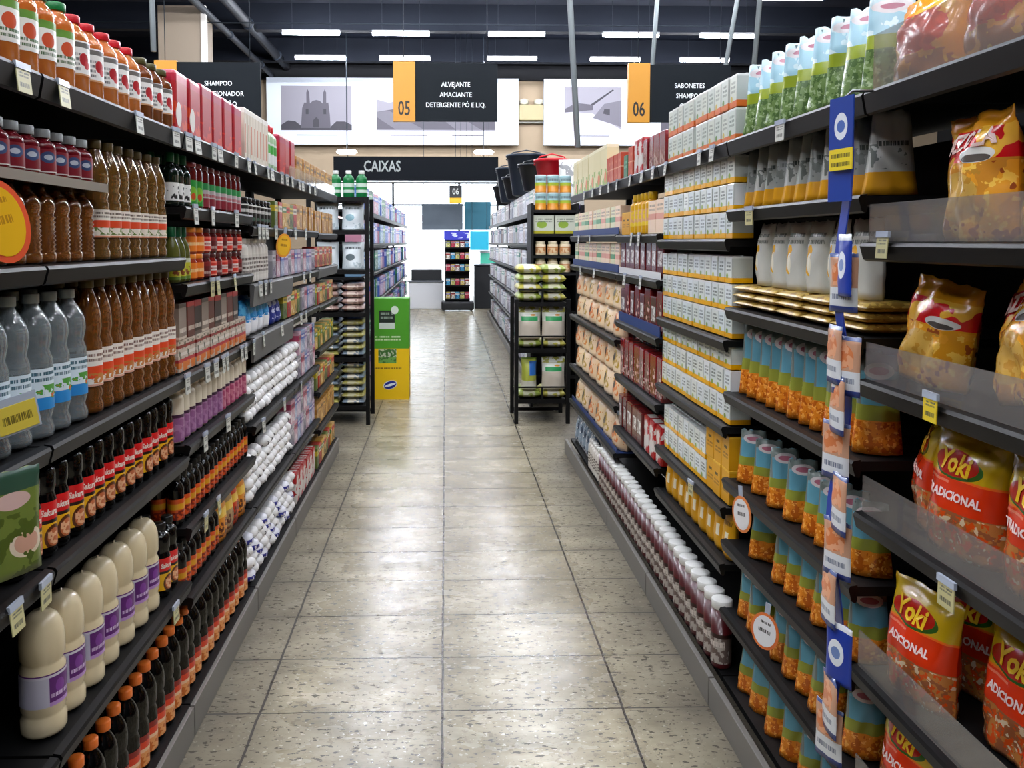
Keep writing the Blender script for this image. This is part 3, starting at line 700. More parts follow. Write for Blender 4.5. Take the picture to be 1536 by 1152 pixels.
P_SPICE = [pk('spice_pouch', 'pouch', .1, .05, .16, design('spice_%d' % i, c, [('b', .55, .75, 'e8c050'), ('n', .1, .9, .1, .5, 60, .5, '5a2414'), ('b', .9, 1, c2)], (-.05, .05, 0, .16), .3), i) for i, (c, c2) in enumerate((('c8421e', 'a01812'), ('d98a28', '3a2410'), ('a88a60', '5a4030')))]
# top shelf packs
P_REDBAG = carton('sauce_pack', .125, .07, .19, design('red_bag', 'b8222a', [('n', 0, 1, .08, .5, 25, .5, 'd8441c'), ('o', .25, .3, .2, .2, 'eae4dc'), ('b', .82, 1, 'c02a44')], (-.0625, .0625, 0, .19), .3), 'pack', bev=.012)
P_REDBAG2 = carton('sauce_pack', .125, .07, .2, design('red_bag_plain', 'b4202a', [('n', 0, 1, .05, .35, 18, .5, 'd8341c'), ('b', .8, 1, 'b02848')], (-.0625, .0625, 0, .2), .3), 'pack', bev=.012)
P_CREAMBOX = carton('tall_box', .05, .12, .215, design('cream_box', 'e0d6c4', [('r', .2, .5, .15, .7, 'c87858'), ('b', .9, 1, 'f0ece4'), ('r', .7, .8, .1, .9, 'b8a890')], (-.025, .025, 0, .215)), 'box')
P_GRNB = bottle('cleaner_bottle', 'bottle', .035, .22, M('cleaner_green', 'a8c8a0', .3), RED_CAP, .03, .5, .7, (.03, .13, design('cleaner_label', 'e8ece8', [('b', .5, .9, '4aa84a')], (-.035, .035, .03, .13))))
# mixed small packs
def mix_packs(tag_, cols, w, d, h, cat='pack', name='small_pack'):
    out = []
    for i, (a, b_, c) in enumerate(cols):
        out.append(carton(name, w, d, h, design('%s_%d' % (tag_, i), a, [('b', .62, .85, b_), ('n', .05, .95, .1, .55, 40, .52, c), ('t', .1, .9, .66, .82, 1, 'f0ece6' if b_ < 'a' else '2a2a2a')], (-w / 2, w / 2, 0, h)), cat, bev=.004))
    return out
P_MIX1 = mix_packs('lilac', (('b8a8c0', '7a5a9a', 'd8d0dc'), ('9a98a0', 'c8c4cc', '5a4a6a'), ('c8a0b0', 'a83a5a', 'e4d8dc'), ('8a98b8', '3a5aa8', 'c8d0e0')), .09, .08, .13, name='soap_pack')
P_MIX2 = mix_packs('warm', (('c8a060', 'd8341c', '6a5a2a'), ('6a7a3a', 'd8c030', '3a4a20'), ('b8342a', 'd8d0c0', '7a1a1a'), ('c89a3a', '4a7a3a', 'e0c890')), .09, .08, .13, name='biscuit_pack')
P_TAN = mix_packs('tan', (('b8843a', 'd8a84a', '8a5a20'), ('c0904a', 'a06a28', 'e0c080')), .09, .08, .14, name='biscuit_pack')
P_BLK = jar('coffee_jar', .036, .12, M('black_jar', '0e0e0e', .2, coat=.4), M('black_jar_lid', '161616', .3), (.02, .09, design('black_label', '101010', [('t', .1, .9, .45, .8, 1, 'e8e8e4'), ('b', .92, 1, 'd8d8d4'), ('n', .2, .8, .05, .35, 50, .55, '4a6a5a')], (-.036, .036, .02, .09))))
P_BLUE = pk('tissue_pack', 'pack', .11, .07, .15, design('blue_tissue', 'f2f4f8', [('b', .45, 1, '1f8fd6'), ('n', 0, 1, .5, .9, 30, .55, '5ab8ea'), ('n', 0, 1, .38, .46, 60, .5, '1f8fd6')], (-.055, .055, 0, .15), .4), 2)
P_NAVY = pk('tissue_pack', 'pack', .11, .07, .13, design('navy_tissue', '22348c', [('n', 0, 1, .2, .9, 30, .55, 'c8d0e8')], (-.055, .055, 0, .13), .4), 4)
def blob(nm, mat, seed):
    bm = bmesh.new(); bmesh.ops.create_icosphere(bm, subdivisions=2, radius=1)
    for v in bm.verts:
        n = 1 + .16 * noise.noise(v.co * 1.7 + Vector((seed, 0, 0))); v.co = Vector((v.co.x * .038 * n, v.co.y * .036 * n, .029 + v.co.z * .029 * n))
    zmin = min(v.co.z for v in bm.verts)
    for v in bm.verts: v.co.z -= zmin
    return finish(nm, bm, mat, True)
WB = M('white_wrapper', 'eeeeee', .4, bump=.4, bscale=40); BB = M('blue_wrapper', '2a2f9a', .35, bump=.3, bscale=40)
knot = lambda m: lathe('knot', [(.006, .05), (.004, .058), (.013, .068), (.002, .066)], m, 8)
P_WB = [Proto('wrapped_ball', 'pack', [('wrapper', blob('wrapper', design('white_ball_%d' % i, 'f0f0f0', [('n', 0, 1, .1, .5, 45, .6, '3a3a44')], (-.04, .04, 0, .06), .4), i))]) for i in range(3)]
P_BB = [P_WB[0], Proto('wrapped_ball', 'pack', [('wrapper', blob('wrapper', design('blue_ball', 'e8eaf4', [('b', .0, .55, '2b3196'), ('n', 0, 1, .1, .5, 45, .55, 'f0f0f8')], (-.04, .04, 0, .06), .4), 6))]), P_WB[1]]
# ---- right side
r = .05
def cart(nm, base, band, txt, leaf, w=.066, d=.07, h=.088):
    dn = design('carton_' + nm, base, [('b', 0, .2, band), ('t', .2, .8, .42, .82, 3, txt), ('o', .3, .26, .14, .1, leaf), ('r', .95, 1, .2, 1, 'b8beb8'), ('r', 0, .05, .17, 1, 'cfd4d0'), ('b', .93, 1, 'dfe2de')], (-w / 2, w / 2, 0, h), .3, coat=.3)
    return carton('milk_carton', w, d, h, dn, 'carton', extra=[('top_seal', box_me('seal', -w * .42, w * .42, -.004, .004, h, h + .003, M('carton_seal', 'c8ccc8', .4)))])
P_MILK = [cart('plain', 'dce2dc', 'f0b000', '5c6660', '8aa83a'), cart('leaf', 'd6dedc', 'eaa804', '4c5a50', '7a9a2a'), cart('cool', 'dee6e8', 'f0b008', '6c787a', 'b8b83a')]
P_CREAM = [cart('orange', 'd0d8cc', 'd8682a', '8a948a', 'c8b040', h=.105), cart('orange2', 'ccd6ce', 'dc702e', '7a8a80', '5a8a3a', h=.105)]
P_YBOX = carton('yellow_box', .075, .075, .115, design('yellow_box', 'd49a14', [('r', .3, .7, .6, .68, '4a3208'), ('t', .15, .85, .3, .5, 2, '8a5a0a'), ('b', .94, 1, 'e0b030')], (-.0375, .0375, 0, .115)), 'box')
P_YPK = pk('yellow_pouch', 'pouch', .085, .05, .156, design('yellow_pouch', 'd69c12', [('r', .55, .8, .3, .55, 'e8e0c8'), ('t', .1, .9, .65, .8, 1, '5a3a08'), ('b', .9, 1, 'b8820c')], (-.042, .042, 0, .165), .32), 8)
P_MBOT = bottle('chocolate_syrup_bottle', 'bottle', .034, .235, MAROON, WHITE_CAP, .03, .93, .88, (.02, .12, design('choc_label', '6a5a54', [('n', 0, 1, 0, 1, 45, .5, 'b4aca4'), ('b', .86, 1, '2a0c0c'), ('t', .1, .9, .5, .8, 1, 'e0d8d0')], (-.034, .034, .02, .12))))
P_WBOT = bottle('white_bottle', 'bottle', .026, .19, M('white_plastic', 'e4e0d8', .35), WHITE_CAP, .02, .6, .75, (.03, .12, design('white_bottle_label', 'd8d4cc', [('t', .1, .9, .1, .9, 4, '4a3a34')], (-.026, .026, .03, .12))))
P_GREYP = [pk('sugar_pouch', 'pouch', .11, .06, .19, design('grey_pouch_%d' % i, c, [('b', 0, .27, 'd0951a'), ('n', .1, .9, .3, .6, 35, .6, '6c716c'), ('t', .2, .8, .55, .66, 1, '4c524e')], (-.055, .055, 0, .19), .25), 20 + i, foot=1, wr=1.4, gus=.55, wedge=.6, flare=-.3, lean=.012 * (i - 1)) for i, c in enumerate(('a8aca6', 'b8bab4', '8a8e8a'))]
P_WHITEP = pk('sugar_pouch', 'pouch', .11, .06, .19, design('white_pouch', 'c6c8c0', [('o', .35, .45, .16, .22, 'd9a018'), ('o', .42, .4, .1, .15, 'eae6d0'), ('t', .15, .85, .66, .86, 2, '6a706a')], (-.055, .055, 0, .19), .25), 26, wr=1.1)
P_FLATY = Proto('flat_pack', 'pack', [('packet', pillow('packet', .16, .15, .024, design('flat_yellow', 'b89a4a', [('n', -9, 9, -9, 9, 30, .55, '8a6a2a')], (-.08, .08, 0, .024), .3), 3))])
cshape = [('b', 0, .34, 'd98020'), ('n', -.2, 1.2, .02, .33, 70, .5, 'b85c14'), ('n', -.2, 1.2, .02, .33, 110, .6, 'f0a848'), ('b', .34, .5, '8a9036'), ('b', .5, .8, '5f9aae'), ('r', -1, .14, .5, 1, '6f7a76'), ('r', .9, 2, .5, 1, '7f8884'), ('b', .84, 1, '76827e'), ('o', .5, .84, .3, .085, 'd8cfd0'), ('o', .5, .84, .2, .04, 'b0687a')]
P_CORN = [pk('popcorn_pouch', 'pouch', .105, .06, .225, design('corn_pouch', '6fa6b8', cshape, (-.052, .052, 0, .225), .25), 30 + i, foot=1, wr=1.5, gus=.5, wedge=.55, flare=-.25, lean=.01 * (i - 1)) for i in range(4)]
P_CORNS = [pk('popcorn_pouch', 'pouch', .1, .06, .168, design('corn_pouch_small', '6fa6b8', cshape, (-.05, .05, 0, .168), .25), 36 + i, foot=1, wr=1.5, gus=.5, wedge=.55, flare=-.25, lean=.01 * (i - 1)) for i in range(3)]
gshape = [('b', 0, .5, '6f8a50'), ('n', -.2, 1.2, .02, .46, 60, .5, '4f6a38'), ('n', -.2, 1.2, .02, .46, 100, .6, '9ab080'), ('b', .46, .6, '98a82e'), ('b', .6, .88, 'a4cede'), ('n', -.2, 1.2, .6, .88, 30, .6, 'd8ecf2'), ('o', .5, .88, .34, .07, 'e0dadc'), ('o', .5, .88, .2, .03, 'b8788a')]
P_PEA = [pk('dried_pea_pouch', 'pouch', .125, .062, .225, design('pea_pouch', 'c6dce2', gshape, (-.0625, .0625, 0, .225), .25), 40 + i, foot=1, wr=2, gus=.4, wedge=.5, flare=-.28, lean=.012 * (i - 1)) for i in range(3)]
# big snack bags of the nearest right rack
YW2 = M('snack_white_letters', 'f4dcd4', .5); YY = M('snack_yellow_letters', 'f2c418', .4)
def yoki(seed, word, lean=0, w=.19, h=.225):
    d = .085
    dn = design('farofa_bag', 'b88a14', [('b', .64, 1, 'c2a012'), ('b', .38, .64, 'd8340e'), ('r', -.2, 1.2, .64, .66, 'e86a1a'), ('o', .47, .745, .34, .105, '2a5a1a'), ('o', .44, .765, .32, .105, 'b01c10'),
                                         ('b', 0, .38, '9a5a34'), ('n', -.2, 1.2, .0, .375, 45, .5, 'c07a3a'), ('n', -.2, 1.2, .05, .36, 80, .55, 'd84e14'), ('n', -.2, 1.2, .0, .37, 60, .62, 'dcc4a0'), ('r', .1, .45, .6, .62, 'e87a5a')], (-w / 2, w / 2, 0, h), .22, coat=.4)
    k = dict(seed=seed, lean=lean, wr=1.0, foot=.85)
    at = pouch_shape(w, d, h, **k)
    ps = [('pouch', pouch('pouch', w, d, h, dn, nu=16, nv=20, **k))]
    ps.append(('brand_lettering', lay_text(text_me('Yoki', .052, YY, bold=.0016, narrow=.9), at, w, h, -.01, h * .765, -.05), 0))
    ps.append(('lettering', lay_text(text_me(word, .0225, YW2, bold=.0007, narrow=.9), at, w, h, 0, h * .505, -.02), 0))
    return Proto('farofa_bag', 'snack bag', ps)
P_YOKI = [yoki(51, 'TRADICIONAL', .01), yoki(54, 'ADICIONAL', .015), yoki(57, 'TRADICIONAL', 0)]
def chips(seed, w=.21, h=.235, lean=0, word='AZZOLA', nm='chips_bag', base='c8862a'):
    d = .1
    dn = design(nm, base, [('b', .86, 1, 'd89018'), ('r', -.2, 1.2, .62, .86, 'c8161c'), ('n', -.2, 1.2, .6, .88, 14, .55, 'e8b03a'), ('o', .68, .66, .2, .06, 'd8d8d4'), ('o', .68, .635, .16, .03, '55504c'),
                           ('n', -.2, 1.2, .0, .6, 22, .5, 'e09a28'), ('n', -.2, 1.2, .0, .6, 50, .58, 'eebe4e'), ('n', -.2, 1.2, 0, .6, 30, .62, '9a4a1c'), ('o', .45, .35, .3, .2, 'caa04a'), ('n', .15, .75, .15, .55, 60, .55, 'b8862e')], (-w / 2, w / 2, 0, h), .2, coat=.4)
    k = dict(seed=seed, lean=lean, wr=1.6, foot=.9); at = pouch_shape(w, d, h, **k)
    ps = [('pouch', pouch('pouch', w, d, h, dn, nu=18, nv=22, **k))]
    if word: ps.append(('lettering', lay_text(text_me(word, .042, M('chips_letters', 'e6c8c0', .4), bold=.0014, narrow=.95), at, w, h, 0, h * .77, .06), 0))
    return Proto('chips_bag', 'snack bag', ps)
P_CHIPS = [chips(61, lean=-.01), chips(64, lean=.02)]
P_OBAG = [chips(71, .17, .2, .05, None, 'orange_snack_bag', 'd8941c'), chips(75, .17, .21, .01, None, 'orange_snack_bag', 'd8941c')]
def topbag(seed):
    k = dict(seed=seed, lean=.01, wr=1.6, foot=.9)
    dn = design('orange_top_bag', 'ee9a14', [('n', -.2, 1.2, 0, 1, 16, .56, 'f4b42c'), ('o', .5, .55, .36, .24, 'c23010'), ('n', .15, .85, .3, .8, 40, .52, 'e0401c'), ('n', -.2, 1.2, 0, .3, 30, .5, 'b86a2a')], (-.095, .095, 0, .175), .2, coat=.4)
    return Proto('chips_bag', 'snack bag', [('pouch', pouch('pouch', .19, .1, .175, dn, nu=16, nv=18, **k))])
P_TOP = [topbag(71), topbag(73)]
# fourth / far right
P_BROWN = carton('cocoa_pack', .098, .06, .165, design('cocoa_pack', '5a1a1c', [('r', .2, .8, .3, .7, 'a09490'), ('n', .2, .8, .3, .7, 50, .5, 'e0dcd8'), ('b', .9, 1, '6a2020')], (-.05, .05, 0, .17), .25, coat=.3), 'pack', bev=.008)
P_REDB = carton('cocoa_box', .09, .08, .15, design('cocoa_red', '7a1a20', [('n', .1, .9, .1, .6, 40, .55, 'a89088'), ('b', .88, 1, '9a2a34')], (-.045, .045, 0, .15), .25, coat=.4), 'box')
P_MAR = carton('cocoa_pack', .098, .07, .195, design('maroon_pack', '6a1418', [('b', .75, 1, '84181c'), ('n', 0, 1, .1, .7, 35, .58, 'c8a8a0')], (-.05, .05, 0, .2), .22, coat=.3), 'pack', bev=.008)
P_GREENB = carton('green_box', .09, .08, .12, design('green_box', '1a6a48', [('t', .1, .9, .4, .8, 2, '5aa888')], (-.045, .045, 0, .12)), 'box')
P_ORB = carton('orange_box', .09, .08, .15, design('orange_box', 'b8442a', [('b', .48, .52, 'd8a080'), ('n', .1, .9, .1, .9, 30, .6, 'c86a4a')], (-.045, .045, 0, .15)), 'box')
P_RW = carton('rice_cake_pack', .098, .06, .17, design('red_white_pack', 'd8d2cc', [('n', 0, 1, 0, 1, 22, .52, 'b41c20'), ('b', .9, 1, 'a01418')], (-.05, .05, 0, .17), .3), 'pack', bev=.01)
P_YBOT = bottle('honey_bottle', 'bottle', .035, .2, M('honey_yellow', 'd8a416', .3), M('honey_cap', 'e0b414', .35), .035, .55, .7, (.04, .12, design('honey_label', 'd9a87a', [('n', 0, 1, 0, 1, 40, .5, 'e8c83a')], (-.035, .035, .04, .12))))
peach = [design('peach_%d' % i, c, [('o', .35, .5, .2, .26, c3), ('o', .38, .52, .1, .14, '3a3430'), ('b', .9, 1, c2), ('n', .55, .95, .2, .6, 30, .5, c3)], (-.13, .13, 0, .17), .35, coat=.3) for i, (c, c2, c3) in enumerate((('f0d6b0', 'f6e6cc', 'd8861e'), ('eccca6', 'f2dcc0', 'e07a20'), ('f2d8b8', 'f8e8d0', 'c09a2a')))]
P_PEACH = [Proto('biscuit_multipack', 'multipack', [('wrapper', pouch('pack', .26, .09, .15, m, nu=8, nv=8, seed=90 + i, seal=.03, foot=.97, wr=.4))]) for i, m in enumerate(peach)]
P_PBOX = [carton('pale_box', .13, .08, .15, design('pale_box_%d' % i, c, [('b', .42, .6, c2), ('t', .1, .9, .66, .9, 2, '9a8a78'), ('b', 0, .05, c3)], (-.065, .065, 0, .15)), 'box') for i, (c, c2, c3) in enumerate((('e6d6b4', '8ab890', 'd8b090'), ('ecd0b4', 'd89480', 'f0dcc0'), ('dcd8b0', '3a8a58', 'e4d4b0')))]
P_BLUEBAG = pk('flour_bag', 'bag', .14, .08, .2, design('blue_grey_bag', '8a9cae', [('n', 0, 1, 0, 1, 20, .52, '3a4a60'), ('n', 0, 1, 0, 1, 30, .62, 'e4e8ea')], (-.07, .07, 0, .2), .3), 95)
P_PLANT = carton('cereal_box', .2, .07, .24, design('cereal_box', 'ded4a8', [('n', 0, 1, .0, .45, 12, .48, '8aa84a'), ('o', .75, .2, .16, .14, 'd8703a'), ('b', .92, 1, 'f0e8c8')], (-.1, .1, 0, .24)), 'box')

# ------------------------------------------------------------------ stocking the shelves
NL, SL, TL, FL = 'near left rack', 'second left rack', 'third left rack', 'far left rack'
# near left
run(-1, NL + ' top shelf', 1.881, 1.30, 1.84, P_JG, 'orange juice bottle with green cap', .077, rows=2)
run(-1, NL + ' top shelf', 1.881, 1.845, 2.24, P_JR, 'orange juice bottle with red cap', .077, rows=2)
run(-1, NL + ' top shelf', 1.881, 2.245, 2.45, P_JB, 'brown juice bottle with olive cap', .077, rows=2)
o = thing('shelf_riser', 'clear raised ledge carrying the red syrup bottles on the near left rack', 'shelf', (-.80, 1.2, 1.665))
part('ledge', box_me('ledge', -.16, -.004, 0, .73, 0, .012, M('smoked_acrylic', '3a3432', .15, trans=.4)), o); part('lip', box_me('lip', -.004, 0, 0, .73, 0, .02, M('clear_lip', 'b8b0a8', .15, trans=.5)), o)
for i, yy in enumerate((.004, .7)): part('foot', box_me('foot', -.155, -.15, yy, yy + .01, -.163, 0, BLACK), o)
run(-1, 'ledge of the near left rack', 1.679, 1.25, 1.49, P_WJAR, 'pale jar with silver lid', .064, rows=2, setb=.012)
run(-1, 'ledge of the near left rack', 1.679, 1.49, 1.925, P_BERRY, 'red grey-capped syrup bottle', .0585, rows=2, setb=.01)
run(-1, NL + ' second shelf', 1.504, 1.30, 1.925, P_SWIRL, 'ridged amber vinegar bottle', .0625, rows=2, setb=.018)
run(-1, NL + ' second shelf', 1.504, 1.94, 2.42, P_SWIRLT, 'tall golden bottle with orange white label', .0655, rows=2)
run(-1, NL + ' third shelf', 1.144, 1.30, 1.875, P_CLEAR, 'clear bottle with blue white label', .0815, rows=2)
run(-1, NL + ' third shelf', 1.144, 1.88, 2.44, P_AMB, 'amber bottle with orange white label', .0645, rows=2)
run(-1, NL + ' fourth shelf', .894, 1.52, 2.44, P_SOY, 'black soy bottle with red yellow label', .0605, rows=2, jit=.12)
run(-1, NL + ' fifth shelf', .504, 1.645, 2.31, P_MAYO, 'cream bottle with purple label', .094, jit=.05)
run(-1, NL + ' fifth shelf', .504, 2.315, 2.445, P_SOY, 'black soy bottle with red yellow label', .0605, rows=2)
run(-1, NL + ' bottom shelf', .105, 1.15, 2.44, P_SOYO, 'black bottle with orange cap', .069, rows=2)
# second left
run(-1, SL + ' top shelf', 1.881, 2.46, 2.72, P_REDBAG, 'red bag with white oval', .134, rows=2, jit=.04)
run(-1, SL + ' top shelf', 1.881, 2.73, 3.24, P_REDBAG2, 'plain red bag', .134, rows=2, jit=.04)
run(-1, SL + ' second shelf', 1.659, 2.46, 2.62, P_VIN_G, 'dark green bottle with white label', .054, rows=2)
run(-1, SL + ' second shelf', 1.659, 2.625, 2.77, P_JAR_GREEN, 'red lidded jar with green label', .071, rows=2)
run(-1, SL + ' second shelf', 1.659, 2.775, 3.29, P_JAR_RW, 'dark jar with white red label', .071, rows=2)
run(-1, SL + ' third shelf', 1.421, 2.46, 2.615, P_OLIVE, 'olive oil bottle with yellow label', .05, rows=2)
run(-1, SL + ' third shelf', 1.421, 2.62, 2.77, P_TOM_O, 'jar with orange label', .071, layers=2)
run(-1, SL + ' third shelf', 1.421, 2.775, 3.29, [P_TOM_R, P_TOM_M], 'tomato sauce jar', .071, layers=2)
run(-1, SL + ' fourth shelf', 1.144, 2.46, 3.29, P_WAF, 'striped wafer pack', .083, layers=1, jit=.03)
run(-1, SL + ' fourth shelf', 1.144 + .1015, 2.46, 3.14, [P_COF1, P_COF2, P_COF3], 'coffee pack on the wafer packs', .0785, jit=.03)
run(-1, SL + ' fifth shelf', .924, 2.46, 2.93, P_MAUVE, 'cream bottle with mauve label', .062, rows=2)
run(-1, SL + ' fifth shelf', .924, 2.935, 3.29, P_ROSE, 'cream bottle with rose label', .062, rows=2)
run(-1, SL + ' sixth shelf', .664, 2.46, 3.29, P_SOYS, 'black bottle with orange label', .053, rows=2)
run(-1, SL + ' seventh shelf', .444, 2.46, 2.9, P_SOYS, 'black bottle with orange label', .053, rows=2)
run(-1, SL + ' seventh shelf', .444, 2.905, 3.29, P_SPICE, 'small spice pouch', .09, rows=2)
run(-1, SL + ' bottom shelf', .105, 2.46, 3.29, P_SOYO, 'black bottle with orange cap', .069, rows=2)
# third left
run(-1, TL + ' top shelf', 1.881, 3.31, 3.74, P_CREAMBOX, 'tall cream box', .053)
run(-1, TL + ' top shelf', 1.881, 3.75, 3.98, P_GRNB, 'red capped bottle with green white label', .075)
run(-1, TL + ' top shelf', 1.881, 4.0, 4.45, P_REDBAG2, 'red bag', .134)
run(-1, TL + ' top shelf', 1.881, 4.46, 4.98, P_TAN, 'tan biscuit pack', .093)
run(-1, TL + ' second shelf', 1.614, 3.31, 3.86, P_BLK, 'black jar with white writing', .074)
run(-1, TL + ' second shelf', 1.614, 3.87, 4.42, P_MIX2, 'colourful biscuit pack', .093)
run(-1, TL + ' second shelf', 1.614, 4.44, 4.98, P_TAN, 'tan biscuit pack', .093)
run(-1, TL + ' third shelf', 1.374, 3.31, 3.75, P_GRNB and [P_WBOT], 'white bottle', .062, tilt=0)
run(-1, TL + ' third shelf', 1.374, 3.80, 4.98, P_MIX1, 'lilac soap pack', .093)
run(-1, TL + ' fourth shelf', 1.154, 3.31, 3.78, P_BLUE, 'blue and white tissue pack', .115, rows=2)
run(-1, TL + ' fourth shelf', 1.154, 3.80, 4.05, P_NAVY, 'navy tissue pack', .115)
run(-1, TL + ' fourth shelf', 1.154, 4.06, 4.55, P_MIX2, 'colourful biscuit pack', .093)
run(-1, TL + ' fourth shelf', 1.154, 4.56, 4.98, P_MIX1, 'lilac soap pack', .093)
run(-1, TL + ' fifth shelf', .784, 3.31, 4.42, P_WB, 'white wrapped ball', .082, layers=4, lh=.052, xjit=.012, gap=.05, setb=.008, jit=.8)
run(-1, TL + ' fifth shelf', .784, 4.44, 4.98, P_MIX1, 'lilac soap pack', .093, layers=2)
run(-1, TL + ' sixth shelf', .444, 3.31, 4.20, P_WB, 'white wrapped ball', .082, layers=4, lh=.052, xjit=.012, gap=.05, setb=.008, jit=.8)
run(-1, TL + ' sixth shelf', .444, 4.22, 4.98, P_MIX1, 'lilac soap pack', .093, layers=2)
run(-1, TL + ' bottom shelf', .105, 3.31, 4.32, P_BB, 'white and blue wrapped ball', .082, layers=4, lh=.052, xjit=.012, gap=.05, setb=.004, jit=.8)
run(-1, TL + ' bottom shelf', .105, 4.34, 4.98, P_RW, 'red and white pack', .105, layers=1, rows=1)
# far left
FLS = [('top', 1.881, P_TAN), ('second', 1.604, P_TAN), ('third', 1.384, [P_MIX2[0], P_MIX2[2]]), ('fourth', 1.144, P_MIX2), ('fifth', .864, [P_MIX2[1], P_MIX2[3]]), ('sixth', .604, P_MIX2), ('seventh', .364, P_TAN)]
for nm, h, pr in FLS: run(-1, FL + ' %s shelf' % nm, h, 5.03, 5.84, pr, 'small biscuit pack', .1)
run(-1, FL + ' bottom shelf', .105, 5.03, 5.84, P_MIX2, 'small biscuit pack', .1)
# nearest right: big bags behind guards
def big(p, y, H, desc, dx=.075, rz=0, roll=0, z=0, px=0):
    o = p.place(desc, (XS[1] + dx, y, H + .0006 + z), -math.pi / 2 + rz, 'big snack bags on the nearest right rack')
    o.rotation_euler = (px, roll, -math.pi / 2 + rz) if False else (0, 0, -math.pi / 2 + rz)
    if px or roll:
        o.rotation_euler = (Matrix.Rotation(-math.pi / 2 + rz, 3, 'Z') @ Matrix.Rotation(px, 3, 'X') @ Matrix.Rotation(roll, 3, 'Y')).to_euler()
    return o
big(P_TOP[0], 1.63, 1.876, 'orange snack bag at the far end of the top shelf', z=0, rz=.15)
big(P_TOP[1], 1.41, 1.876, 'orange snack bag second on the top shelf of snacks')
big(P_TOP[0], 1.19, 1.876, 'orange snack bag nearest on the top shelf of snacks', rz=-.1)
big(P_CHIPS[0], 1.45, 1.549, 'chips bag with red band lettered AZZOLA on the second shelf', rz=-.12)
big(P_CHIPS[1], 1.22, 1.549, 'chips bag beside the AZZOLA lettered one, nearer the camera', rz=.15)
big(P_OBAG[1], 1.62, 1.249, 'slumped orange chips bag at the far end of third shelf', rz=.2, dx=.09, roll=.16, z=.012)
big(P_CHIPS[1], 1.31, 1.249, 'orange chips bag tipped sideways on the third shelf', rz=-.25, roll=-.2, z=.022, dx=.085)
big(P_YOKI[0], 1.645, .954, 'yellow and red farofa bag furthest on the fourth shelf', rz=-.5, dx=.12)
big(P_YOKI[0], 1.475, .954, 'farofa bag lettered TRADICIONAL in the middle of fourth shelf', rz=.1)
big(P_YOKI[2], 1.265, .954, 'farofa bag nearest the camera on the fourth shelf')
big(P_YOKI[2], 1.625, .604, 'farofa bag behind the ADICIONAL bag on the fifth shelf', rz=.25, dx=.2)
big(P_YOKI[1], 1.60, .604, 'farofa bag lettered ADICIONAL on the fifth shelf', rz=.15, dx=.072)
big(P_YOKI[1], 1.39, .604, 'farofa bag left of the nearest one on fifth shelf', rz=.1, dx=.14)
big(P_YOKI[0], 1.20, .604, 'farofa bag nearest the camera on the fifth shelf', rz=.2, dx=.08)
for i, yy in enumerate((1.62, 1.41, 1.19)): big(P_YOKI[i], yy, .324, 'farofa bag on the sixth shelf, %s from the far end' % NTH[i], rz=.1)
# second right
R2Z = 'second right rack'
HP = math.pi / 2
run(1, R2Z + ' top shelf', 1.876, 1.75, 2.56, P_PEA, 'green and blue dried pea pouch', .089, turn=1.0, jit=.2)
run(1, R2Z + ' second shelf', 1.654, 1.76, 2.56, P_GREYP, 'grey pouch with yellow foot', .073, turn=HP - .3, jit=.25, setb=.03)
run(1, R2Z + ' third shelf', 1.339, 1.76, 2.55, P_FLATY, 'flat yellowish packet', .165, layers=3, lh=.0245)
run(1, R2Z + ' third shelf', 1.339 + .074, 1.80, 2.52, P_WHITEP, 'white pouch with yellow oval', .118, jit=.2, setb=.04)
run(1, R2Z + ' fourth shelf', 1.064, 1.76, 2.56, P_CORN, 'blue and orange popcorn pouch', .072, turn=HP - .35, jit=.22, setb=.02)
run(1, R2Z + ' fifth shelf', .779, 1.76, 2.08, P_CORNS, 'blue and orange popcorn pouch', .08, turn=1.0, jit=.1)
run(1, R2Z + ' fifth shelf', .779, 2.10, 2.56, P_CORNS, 'edgewise popcorn pouch', .115, turn=HP - .3, jit=.2)
run(1, R2Z + ' sixth shelf', .574, 1.76, 2.56, P_CORNS, 'blue and orange popcorn pouch', .085, turn=HP - .4, jit=.3, gap=.1)
run(1, R2Z + ' seventh shelf', .344, 1.76, 2.56, P_CORNS, 'blue and orange popcorn pouch', .085, turn=HP - .35, jit=.3, gap=.12)
run(1, R2Z + ' bottom shelf', .105, 1.76, 2.30, P_CORNS, 'blue and orange popcorn pouch', .11, turn=HP - .3, jit=.2)
run(1, R2Z + ' bottom shelf', .105, 2.32, 2.57, P_CORNS, 'blue and orange popcorn pouch facing the aisle', .1, turn=.75, jit=.05)
# snack rack, thin pouches at its far end
# third right: cartons
R3Z = 'third right rack'
run(1, R3Z + ' top shelf', 1.876, 2.58, 3.00, P_CREAM, 'white carton with orange band', .07, layers=2, lh=.1085, jit=.03)
run(1, R3Z + ' top shelf', 1.876, 3.02, 3.40, P_CREAM, 'pale carton with orange foot', .07, layers=2, lh=.1085, jit=.03)
for nm, h in (('second', 1.559), ('third', 1.229), ('fourth', .944)):
    run(1, R3Z + ' %s shelf' % nm, h, 2.585, 3.405, P_MILK, 'white carton with yellow foot', .0695, layers=3, lh=.0915, jit=.03)
run(1, R3Z + ' fifth shelf', .674, 2.585, 2.80, P_YBOX, 'yellow box', .0785, layers=2, jit=.04)
run(1, R3Z + ' fifth shelf', .674, 2.82, 3.405, P_MILK, 'white carton with yellow foot', .0695, layers=2, lh=.0915, jit=.03)
run(1, R3Z + ' sixth shelf', .484, 2.585, 3.405, P_YPK, 'yellow pouch with white patch', .087, jit=.05)
run(1, 'bottom shelf of the right racks', .105, 2.60, 4.65, P_MBOT, 'maroon bottle with white cap', .0735, jit=.08, setb=-.02)
run(1, 'bottom shelf of the right racks', .105, 4.66, 5.08, P_WBOT, 'white bottle with dark writing', .056, setb=-.01)
